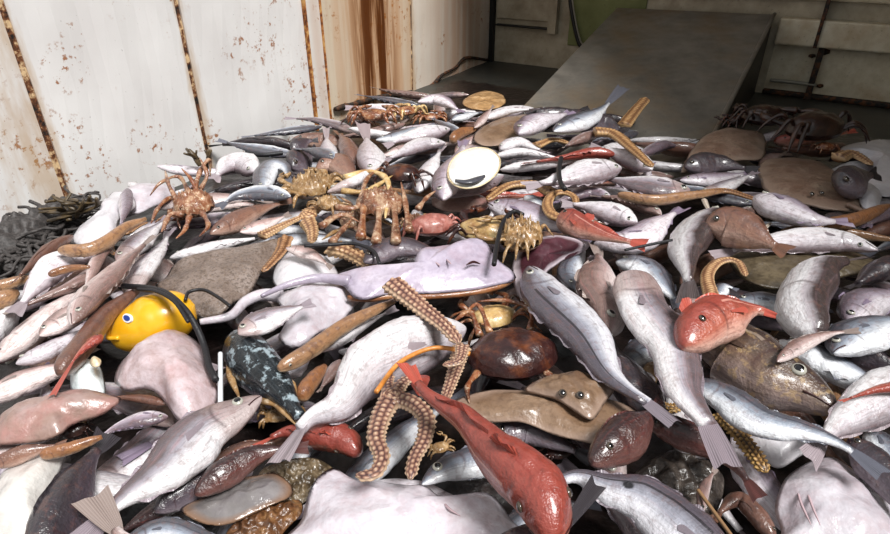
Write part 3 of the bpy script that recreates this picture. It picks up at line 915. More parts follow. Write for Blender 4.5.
    if big or (mid and size_px > 70):
        if fins == 'cod':
            for u0, u1, h in ((.30, .46, .20), (.48, .68, .15), (.70, .90, .13)):
                ridge('dorsal_fin', u0, u1, h, 1)
            for u0, u1, h in ((.46, .68, .13), (.70, .90, .11)):
                ridge('anal_fin', u0, u1, h, -1)
        elif fins == 'one':
            ridge('dorsal_fin', .3, .85, .14, 1)
        elif fins == 'gur':
            ridge('dorsal_fin', .30, .45, .45, 1); ridge('dorsal_fin', .48, .88, .25, 1)
        # pectoral fin on the side that shows
        if fins in ('cod', 'gur'):
            i = at(gu_(.27))
            s = 1 if L[i][2] > 0 else -1
            P0 = body[i] + L[i] * s * b * A[i] * 1.0 - D[i] * a * A[i] * 0.1
            G = []
            for r_ in range(5):
                w = r_ / 4
                row = []
                for j in range(7):
                    v = j / 6 * 2 - 1
                    row.append(P0 + T[i] * a * 0.75 * pec * w * (1 - 0.15 * v * v) + D[i] * a * v * (0.05 + 0.10 * w) * (0.4 + 0.6 * pec) - D[i] * a * .12 * w + L[i] * s * a * (0.02 + 0.04 * math.sin(w * 2.2)))
                G.append(row)
            sheet('pectoral_fin', G, fm, root, loc)
    return root

def Fi(kind, path, hw, roll, L, label, lift=None, **kw):
    mid_ = path[min(len(path) - 1, 1 + (len(path) > 3))]
    s = mpp(unp(mid_[0], mid_[1], 0.03))
    hw = hw * (1.0 + 0.2 * sm(300, 200, mid_[1]))
    r = hw * s
    lf = (r * 0.7 + L * 0.026) if lift is None else lift
    pts = []
    for q in path:
        ex = q[2] if len(q) > 2 else 0.0
        pts.append(unp(q[0], q[1], lf + ex))
    if len(pts) > 2 and hw > 6:
        bend = rnd.uniform(-0.35, 0.35) * r
        dv = norm(np.cross(pts[-1] - pts[0], [0, 0, 1.0]))
        for k_ in range(1, len(pts) - 1):
            pts[k_] = pts[k_] + dv * bend * (1 if k_ % 2 else -1) * 0.5
    px = sum(math.dist(path[i][:2], path[i + 1][:2]) for i in range(len(path) - 1))
    return fish3(kind, pts, r, roll, label, max(px, hw * 4.5), **kw)

def slab(name, outline, mat, label, cat, L=0, thick=0.025, p=2.4, wavy=0.006, lift=None, group=None, heights=None, parent=None, partname='body', nr=12, na=72, eyes=None, lumps=0.0, lumpscale=60, tail=None, single=False, gills=None, mouth=None):
    """flat creature with an outline on the heap, domed top, thin rim and a belly"""
    lf = (0.012 + L * 0.026) if lift is None else lift
    O = []
    for k, q in enumerate(outline):
        ex = heights[k] if heights else 0.0
        O.append(unp(q[0], q[1], lf + ex))
    O = catmull(O, na, closed=True)
    c = O.mean(0)
    c[2] = O[:, 2].mean()
    loc = c.copy(); loc[2] = min(heap(c[0], c[1]), c[2] - thick * 0.4)
    seed = rnd.random() * 90
    V, fc, Fa = [], [], []
    for side in (1, -1):
        for i in range(1, nr + 1):
            t = (i / nr) ** 0.8
            for j in range(na):
                q = c + (O[j] - c) * t
                dome = (1 - t ** p)
                z = thick * dome * (1.0 if side > 0 else -0.35)
                wv = wavy * mnoise.noise((q[0] * 13 + seed, q[1] * 13, 0)) * (0.4 + t)
                wv += (0.0045 * mnoise.noise((q[0] * 34 + seed, q[1] * 30, 1)) + 0.002 * mnoise.noise((q[0] * 80, q[1] * 80 + seed, 1))) * min(1, wavy / 0.008) * (1 - t ** 8)
                if lumps and side > 0:
                    wv += lumps * (mnoise.noise((q[0] * lumpscale, q[1] * lumpscale, seed)) + 0.3) * (1 - t ** 6)
                V.append(q + np.array([0, 0, z + wv])); fc.append((t, side, j / na))
        V.append(c + np.array([0, 0, thick * (1.0 if side > 0 else -0.35)])); fc.append((0, side, 0))
    n1 = nr * na + 1
    for sd in (0, 1):
        o_ = sd * n1
        for i in range(nr - 1):
            for j in range(na):
                a, b = o_ + i * na + j, o_ + i * na + (j + 1) % na
                f = (a, a + na, b + na, b)
                Fa.append(f if sd == 0 else f[::-1])
        cc = o_ + nr * na
        for j in range(na):
            f = (cc, o_ + j, o_ + (j + 1) % na)
            Fa.append(f if sd == 0 else f[::-1])
    for j in range(na):
        a, b = (nr - 1) * na + j, (nr - 1) * na + (j + 1) % na
        Fa.append((a, n1 + a, n1 + b, b))
    if single and parent is None:
        o = mesh_obj(name, V, Fa, mat, None, loc, fc)
        return tag(o, label, cat, group)
    root = parent or empty(name, loc)
    if parent is None:
        tag(root, label, cat, group)
    else:
        loc = np.array(root.location)
    mesh_obj(partname, V, Fa, mat, root, loc, fc)
    def top(px, py):
        g = unp(px, py, lf)
        dv = g[:2] - c[:2]
        ang = np.arctan2(O[:, 1] - c[1], O[:, 0] - c[0])
        k = int(np.argmin(abs((ang - math.atan2(dv[1], dv[0]) + math.pi) % (2 * math.pi) - math.pi)))
        t = min(0.98, np.linalg.norm(dv) / (np.linalg.norm(O[k][:2] - c[:2]) + 1e-9))
        return c[2] + (O[k][2] - c[2]) * t + thick * (1 - t ** p) - heap(g[0], g[1])
    if eyes:
        for ex, ey, er in eyes:
            zz = top(ex, ey)
            P = unp(ex, ey, zz)
            add_eye(root, loc, P, np.array([0, -0.5, 0.85]), er * mpp(P), dark=True)
    def strokes(nm, lst, m_):
        parts = []
        for pth, w in lst:
            Q = np.array([unp(x, y, top(x, y) + 0.0005) for x, y in pth])
            Q = catmull(Q, 14)
            v_, f_, _ = tube_arrays(Q, np.full(14, w * mpp(Q[0])) * np.sin(np.linspace(0.3, 2.84, 14)), nv=6)
            mesh_obj(nm, v_, f_, m_, root, loc)
    if gills:
        strokes('gill_slit', gills, M_GILL)
    if mouth:
        strokes('mouth', mouth, M_MOUTH)
    if tail:
        pth, w0, w1 = tail
        Q = catmull([unp(x, y, lf + 0.01) for x, y in pth], 40)
        rr = np.linspace(w0, w1, 40) * mpp(Q[0])
        v_, f_, c_ = tube_arrays(Q, rr, nv=10)
        mesh_obj('tail', v_, f_, mat, root, loc, [(0.3, 1, 0)] * len(v_))
    return root
M_GILL = plain('gill_pink', '#bfa5aa', 0.35)

def arm_mesh(Q, w, rows=7, flat=0.62, k=0.30, taper=0.45, freq=None):
    """starfish arm: flattened tube with rows of knobs on its back"""
    ell = np.linalg.norm(np.diff(Q, axis=0), axis=1).sum()
    nb = max(8, int(ell / (w * 0.52))) if freq is None else freq
    nu = min(130, nb * 5)
    nv = rows * 4
    Q = catmull(Q[::6], nu)
    tp = np.linspace(1.0, taper, nu); tp[-6:] *= np.linspace(1, 0.35, 6)
    def bump(u, t):
        r_ = 0.5 + 0.5 * math.cos(rows * t)
        c_ = 0.5 + 0.5 * math.cos(2 * math.pi * nb * u + (math.pi if int(round(rows * t / (2 * math.pi))) % 2 else 0))
        h = (r_ * c_) ** 0.7
        h = h if math.cos(t) > -0.5 else 0.2
        h *= 0.75 + 0.5 * mnoise.noise((u * nb * 1.7, t * 2.1, ell * 50))
        return 1 - k * 0.5 + k * h, h
    return tube_arrays(Q, w * tp, w * flat * tp, nv, bump)

def starfish(arms, mat, label, L=1, hub=None, group='starfish arms in the heap', rows=7, lift=None, name='starfish', k=0.3, taper=0.45, flat=0.62):
    """arms: list of (pixel path from the hub outwards, half width px)"""
    p0 = arms[0][0][0]
    s = mpp(unp(p0[0], p0[1], 0.03))
    lf = (arms[0][1] * s * 0.6 + L * 0.026) if lift is None else lift
    loc = unp(p0[0], p0[1], lf); loc[2] = heap(loc[0], loc[1])
    root = empty(name, loc)
    tag(root, label, 'starfish', group)
    for pth, hw in arms:
        Q = catmull([unp(q[0], q[1], lf + (q[2] if len(q) > 2 else 0)) for q in pth], 90)
        w = hw * mpp(Q[len(Q) // 3])
        v_, f_, c_ = arm_mesh(Q, w, rows, flat=flat, k=k, taper=taper)
        mesh_obj('arm', v_, f_, mat, root, loc, c_)
    if hub:
        c = unp(hub[0], hub[1], lf); r = hub[2] * mpp(c)
        V, fc, Fa = [], [], []
        nr, na = 10, 40
        for i in range(nr + 1):
            t = i / nr
            for j in range(na):
                an = 2 * math.pi * j / na
                h = (0.5 + 0.5 * math.cos(t * 22)) * (0.5 + 0.5 * math.cos(an * max(3, int(10 * t)))) 
                V.append(c + np.array([math.cos(an) * r * t, math.sin(an) * r * t, r * 0.55 * math.sqrt(max(0, 1 - t * t)) + r * 0.12 * h])); fc.append((t, 1, h))
        for i in range(nr):
            for j in range(na):
                a, b = i * na + j, i * na + (j + 1) % na
                Fa.append((a, a + na, b + na, b))
        mesh_obj('central_disc', V, Fa, mat, root, loc, fc)
    return root

def cord(name, path, hw, mat, label, L=2, cat='cord', lift=None, parent=None, nv=8, n=50):
    s = mpp(unp(path[0][0], path[0][1], 0.03))
    lf = (hw * s + L * 0.026) if lift is None else lift
    Q = catmull([unp(q[0], q[1], lf + (q[2] if len(q) > 2 else 0)) for q in path], n)
    v_, f_, c_ = tube_arrays(Q, np.full(n, hw * s), nv=nv)
    loc = Q[n // 2].copy() if parent is None else np.array(parent.location)
    o = mesh_obj(name, v_, f_, mat, parent, loc, c_)
    if parent is None:
        tag(o, label, cat)
    return o

def limb(P, r0, r1, joints=3, nv=8):
    """crab leg: segments that swell at the joints"""
    Q = catmull(P, 8 * joints + 1)
    n = len(Q)
    rr = []
    for i in range(n):
        u = i / (n - 1)
        w = (u * joints) % 1.0
        sw = 1.12 - 0.30 * math.sin(math.pi * w) ** 1.0 + 0.12 * math.sin(2 * math.pi * w)
        rr.append((r0 + (r1 - r0) * u) * sw)
    rr = np.array(rr); rr[-3:] *= [0.8, 0.55, 0.25]
    return tube_arrays(Q, rr, rr * 0.8, nv)

def crab(c, hw, ang, mat, label, L=1, legs=None, nlegs=4, legmat=None, aspect=0.72, dome=0.42, tilt=0.0, claws=True, spiky=0.0, group=None, leglen=1.5, lift=None, seed=1, name='crab', legr=0.10, legL=0.0, belly=None):
    rg = random.Random(seed)
    s = mpp(unp(c[0], c[1], 0.04))
    R = hw * s
    lf = (R * dome * 0.5 + L * 0.026) if lift is None else lift
    C = unp(c[0], c[1], lf)
    loc = C.copy(); loc[2] = heap(C[0], C[1])
    root = empty(name, loc)
    tag(root, label, 'crab', group or 'crabs in the heap')
    ca, sa = math.cos(math.radians(ang)), math.sin(math.radians(ang))
    ct_, st_ = math.cos(math.radians(tilt)), math.sin(math.radians(tilt))
    def place(x, y, z):          # local: x sideways, y forward
        y2, z2 = y * ct_ - z * st_, y * st_ + z * ct_
        return C + np.array([x * ca - y2 * sa, x * sa + y2 * ca, z2])
    nr, na = 12, 48
    V, Fa, fc = [], [], []
    for sd in (1, -1):
        for i in range(nr + 1):
            t = i / nr
            for j in range(na):
                an = 2 * math.pi * j / na
                cx, cy = math.cos(an), math.sin(an)
                wx = R * (1 - 0.10 * max(0, -cy) ** 2)
                wy = R * aspect * (1.0 if cy > 0 else 0.9)
                rim = 1 + (0.025 * math.cos(an * 22) if cy > -0.2 else 0)
                z = R * dome * math.sqrt(max(0, 1 - t ** 2.4)) * (1 if sd > 0 else -0.55)
                if sd > 0:
                    z += R * 0.05 * mnoise.noise((cx * t * 3 + seed, cy * t * 3, 0)) + spiky * R * max(0, mnoise.noise((cx * t * 9 + seed, cy * t * 9, 2)))
                V.append(place(wx * cx * t * rim, wy * cy * t * rim, z)); fc.append((t, sd, 0))
    n1 = (nr + 1) * na
    for sd in (0, 1):
        for i in range(nr):
            for j in range(na):
                a, b = sd * n1 + i * na + j, sd * n1 + i * na + (j + 1) % na
                f = (a, a + na, b + na, b)
                Fa.append(f if sd == 0 else f[::-1])
    mesh_obj('carapace', V, Fa, mat, root, loc, fc)
    lm = legmat or mat
    if legs:
        for pth, lw in legs:
            Q = [unp(q[0], q[1], lf + legL + (q[2] if len(q) > 2 else 0)) for q in pth]
            w = lw * mpp(Q[0])
            v_, f_, c_ = limb(Q, w * .75, w * 0.42, max(2, len(pth) - 1))
            mesh_obj('leg', v_, f_, rg.choice(lm) if isinstance(lm, list) else lm, root, loc, c_)
    else:
        for sd in (-1, 1):
            for k in range(nlegs):
                an = (-0.75 + 0.42 * k) + rg.uniform(-.15, .15)
                dx, dy = math.cos(an) * sd, math.sin(an)
                l = R * leglen * rg.uniform(.8, 1.15)
                P = [place(dx * R * .75, dy * R * aspect * .75, 0), place(dx * (R * .8 + l * .35), dy * (R * .6 + l * .35), R * rg.uniform(.15, .5)),
                     place(dx * (R * .8 + l * .75), dy * (R * .6 + l * .75), R * rg.uniform(-.1, .3)), place(dx * (R * .8 + l), dy * (R * .6 + l * 1.05), -R * rg.uniform(.1, .4))]
                v_, f_, c_ = limb(P, R * legr, R * legr * 0.5, 3)
                mesh_obj('leg', v_, f_, rg.choice(lm) if isinstance(lm, list) else lm, root, loc, c_)
    if claws:
        for sd in (-1, 1):
            P = [place(sd * R * .55, R * aspect * .6, 0), place(sd * R * 1.05, R * (aspect + .35), R * .2), place(sd * R * .75, R * (aspect + .85), R * .15)]
            v_, f_, c_ = limb(P, R * .13, R * .15, 2)
            o = mesh_obj('claw', v_, f_, lm, root, loc, c_)
            b0 = P[2]
            for kx, w in ((-.12, .13), (.12, .09)):
                P2 = [b0 + (place(sd * (-.05 + kx) * R, 0, 0) - C) * 0.5, b0 + (place(sd * (-.12 + kx * 2) * R, R * .25, 0) - C), b0 + (place(sd * (-.28 + kx) * R, R * .52, 0) - C)]
                Q = catmull(P2, 12)
                v_, f_, c_ = tube_arrays(Q, np.linspace(w, 0.02, 12) * R, nv=8)
                mesh_obj('pincer', v_, f_, lm, o, loc, c_)
        for sd in (-1, 1):
            pe = place(sd * R * .18, R * aspect * 1.0, R * .12)
            add_eye(root, loc, pe, norm(pe - C + np.array([0, 0, .01])), R * .05, dark=True)
    return root

# ------------------------------------------------------------------ the catch: large flat creatures first
def slabs():
    SB, LF = MAT['skate_belly'], MAT['lilac_flat']
    slab('skate', [(336,274),(366,273),(395,272),(411,268),(417,255),(425,247),(440,246),(456,244),(470,238),(484,242),(496,258),(516,277),(498,285),(465,291),(423,294),(392,294),(360,300),(345,288)], LF,
         'pale lilac skate with raised wing tip, lying in the middle of the heap', 'skate', L=3.4, thick=0.03, wavy=0.004,
         heights=[0,0,0,.015,.03,.03,.02,.02,.045,.04,.02,.0,0,0,0,0,0,0], tail=([(350,281),(320,278),(290,284),(262,296)], 6, 2), mouth=[([(466,265),(473,262),(480,264)], 1.5)],
         gills=[([(435,262),(440,266)], 1), ([(446,259),(451,264)], 1)])
    slab('skate', [(298,545),(303,512),(316,484),(333,469),(352,474),(378,481),(400,485),(425,489),(442,497),(470,494),(495,499),(508,518),(510,548)], SB,
         'large white skate underside at the bottom edge below the knobbly starfish', 'skate', L=1.0, thick=0.028, wavy=0.016,
         gills=[([(440,498),(448,508),(460,516)], 1.4)])
    slab('skate', [(771,502),(783,476),(800,461),(825,457),(846,468),(870,480),(892,500),(905,550),(786,550),(778,525)], SB,
         'pinkish white skate underside filling the lower right corner', 'skate', L=1.2, thick=0.035, wavy=0.016,
         gills=[([(792,488),(796,503),(806,525)], 1.2), ([(800,484),(806,503),(815,525)], 1.2), ([(832,480),(842,497),(856,515)], 1.5)])
    slab('ray', [(160,287),(172,270),(188,258),(215,252),(245,246),(270,240),(287,238),(289,246),(278,258),(266,272),(254,288),(240,300),(225,312),(206,314),(190,308),(176,300)], MAT['ray_speckled'],
         'brown speckled ray lying beside the yellow float', 'ray', L=1.2, thick=0.035, wavy=0.012)
    slab('ray', [(758,168),(764,161),(785,158),(812,160),(835,170),(848,185),(862,205),(845,212),(820,209),(795,203),(772,196),(761,184)], MAT['skate_brown'],
         'round brown ray lying on the right below the dark crabs', 'ray', L=1.2, thick=0.03, eyes=[(812,194,2.5),(822,193,2.5)], tail=([(848,205),(866,212),(884,216)], 3, 1.5))
    slab('ray', [(681,174),(690,152),(704,136),(722,129),(745,129),(764,135),(763,158),(735,162),(700,168)], MAT['skate_brown'],
         'curled brown ray wing leaning against the foot of the steel chute', 'ray', L=1.0, thick=0.03, heights=[0,.01,.02,.03,.03,.02,.0,0,0])
    slab('flatfish', [(455,405),(466,396),(480,391),(505,388),(530,388),(560,397),(590,398),(618,401),(640,412),(646,422),(632,437),(610,442),(590,440),(562,432),(529,421),(497,418),(470,416)], MAT['flat_brown'],
         'long brown flatfish stretched out below the round brown crab', 'flatfish', L=1.6, thick=0.018, wavy=0.008)
    slab('flatfish', [(526,388),(543,377),(560,373),(580,373),(603,381),(613,388),(604,402),(592,418),(577,413),(558,402),(540,394)], MAT['flat_brown'],
         'brown flatfish head with two bulging eyes on top of another flatfish', 'flatfish', L=2.6, thick=0.022, eyes=[(563,393,4.2),(580,395,4.2)], lumps=0.006, lumpscale=60)
    slab('sole', [(727,257),(745,251),(775,250),(800,249),(830,249),(855,252),(880,264),(870,274),(845,277),(815,284),(785,289),(755,286),(740,276)], MAT['flat_olive'],
         'olive brown sole lying across the right side above the white fish head', 'flatfish', L=1.4, thick=0.02)
    slab('flatfish', [(472,140),(479,128),(500,118),(522,114),(531,120),(520,134),(500,144),(484,146)], MAT['flat_brown'],
         'small brown flatfish just behind the white oval shell', 'flatfish', L=0.8, thick=0.02)
    slab('flatfish', [(436,193),(460,194),(484,197),(487,207),(470,212),(445,211),(432,204)], MAT['brownpink'],
         'brownish pink flatfish just in front of the white oval shell', 'flatfish', L=1.2, thick=0.02)
    slab('monkfish', [(108,374),(117,357),(134,345),(152,337),(183,337),(201,350),(208,372),(214,394),(205,411),(187,426),(172,419),(158,398),(140,391),(120,391)], MAT['flesh'],
         'smooth pinkish grey monkfish belly below the yellow float', 'fish', L=2.2, thick=0.055, wavy=0.018, mouth=[([(130,352),(137,353),(143,357)], 2.2)])
    slab('skate', [(67,240),(72,230),(90,221),(97,204),(109,193),(122,194),(128,204),(121,212),(112,222),(106,236),(92,245),(79,246)], MAT['white'],
         'white skate underside beside the black net at the left wall', 'skate', L=1.4, thick=0.03, wavy=0.012)
    slab('skate', [(117,193),(135,186),(152,185),(171,187),(169,198),(150,206),(131,214),(123,205)], SB,
         'white flat belly just left of the spider crab by the wall', 'skate', L=1.0, thick=0.03)
    slab('skate', [(276,300),(290,290),(315,284),(345,286),(363,293),(354,310),(330,328),(308,346),(290,350),(279,342),(281,326),(287,316)], SB,
         'white skate underside left of the lilac skate', 'skate', L=1.8, thick=0.045, wavy=0.015, tail=([(282,296),(262,295),(245,302),(230,316),(200,322)], 7, 3))
    slab('skate', [(272,276),(283,256),(305,248),(326,257),(338,272),(336,284),(302,286),(281,290)], MAT['white'],
         'white flat belly right of the speckled ray', 'skate', L=0.8, thick=0.03)
    slab('flatfish', [(66,451),(58,478),(48,502),(38,545),(-12,545),(-12,505),(0,478),(15,466),(40,455)], MAT['white_spot'],
         'white flatfish belly with dark spots in the lower left corner', 'flatfish', L=1.5, thick=0.04)
    slab('ray', [(-8,424),(20,408),(58,398),(95,393),(120,401),(103,413),(74,424),(62,437),(40,442),(-8,445)], MAT['brownpink'],
         'brownish pink ray wing at the left edge above the spotted white belly', 'ray', L=1.4, thick=0.04, wavy=0.012)
    slab('jellyfish', [(181,520),(203,498),(232,481),(263,476),(289,487),(287,501),(262,513),(231,527),(200,530)], MAT['grey_flat'],
         'smooth greyish jellyfish at the bottom right of the long whiting', 'jellyfish', L=0.9, thick=0.016, wavy=0.022, p=1.6, single=True)
    slab('seaweed_mat', [(255,492),(262,472),(285,462),(315,458),(336,470),(330,486),(305,502),(285,512),(262,505)], MAT['sandmat'],
         'lumpy sand brown weed between the grey jellyfish and the red gurnard head', 'seaweed', L=0.0, thick=0.012, lumps=0.012, lumpscale=110, single=True, nr=34, na=110)
    slab('seaweed_mat', [(225,545),(240,520),(270,506),(297,498),(302,512),(285,530),(270,548)], MAT['weed_orange'],
         'ragged orange brown weed at the bottom edge below the grey jellyfish', 'seaweed', L=0.4, thick=0.012, lumps=0.010, lumpscale=100, single=True, nr=24, na=100)
    slab('rubble_clump', [(628,490),(640,468),(665,455),(700,458),(722,475),(720,505),(700,530),(670,525),(645,508)], MAT['gravel'],
         'lumpy grey brown clump of shells between the haddock and the red brown tail', 'shell clump', L=-0.4, thick=0.03, lumps=0.022, lumpscale=45, single=True, nr=30, na=120)
    slab('flatfish', [(745,438),(770,432),(800,436),(816,447),(801,458),(781,469),(767,464),(754,451)], MAT['white'],
         'small white flat belly between the golden starfish arm and the pink skate', 'flatfish', L=0.8, thick=0.025)
    slab('flatfish', [(512,268),(519,250),(538,239),(565,235),(589,243),(584,252),(568,258),(550,270),(537,285),(527,303),(516,292)], MAT['maroon_flat'],
         'dark maroon flatfish with a white rim curled behind the big silver fish', 'flatfish', L=2.0, thick=0.025, heights=[.01,.03,.045,.045,.02,0,0,0,0,0,0])
    slab('pale_chunk', [(72,372),(84,364),(100,367),(105,393),(88,398),(72,391)], MAT['palechunk'],
         'pale bluish white chunk of belly left of the monkfish', 'fish piece', L=1.0, thick=0.035, p=4, single=True)
    slab('fish_belly', [(839,150),(858,143),(895,142),(900,190),(878,198),(866,184),(874,168),(858,156)], MAT['white'],
         'large white fish belly at the right edge below the bare deck', 'fish', L=1.0, thick=0.04)
    slab('fish_belly', [(858,188),(872,184),(884,196),(880,208),(866,208)], MAT['white'],
         'small white belly patch beside the round brown ray', 'fish', L=1.2, thick=0.02)
    slab('ray', [(462,104),(470,95),(486,91),(502,94),(505,104),(490,110),(474,110)], MAT['tanflesh'],
         'small tan ray on the dark deck at the back of the heap', 'ray', L=0.6, thick=0.02)
slabs()
sk = bpy.data.objects['skate']
Q = catmull([unp(x, y, 0.092) for x, y in [(348,298),(370,299),(392,296),(423,296),(465,293),(498,287),(514,279)]], 40)
v_, f_, c_ = tube_arrays(Q, np.sin(np.linspace(0.3, 2.9, 40)) * 0.010 + 0.001, np.full(40, 0.008), nv=8)
mesh_obj('wing_edge', v_, f_, skinmat('orange_brown_wing_edge', ['#7a4a28', '#9a6440', '#b08058'], 20), sk, np.array(sk.location), c_)
# thorny tail ridge along the right edge of the speckled ray
sr = bpy.data.objects['ray']
Q = catmull([unp(x, y, 0.055) for x, y in [(288,238),(284,250),(274,262),(262,274)]], 60)
v_, f_, c_ = arm_mesh(Q, 0.022, 5, k=0.5)
mesh_obj('thorny_tail', v_, f_, MAT['star_brown'], sr, np.array(sr.location), c_)

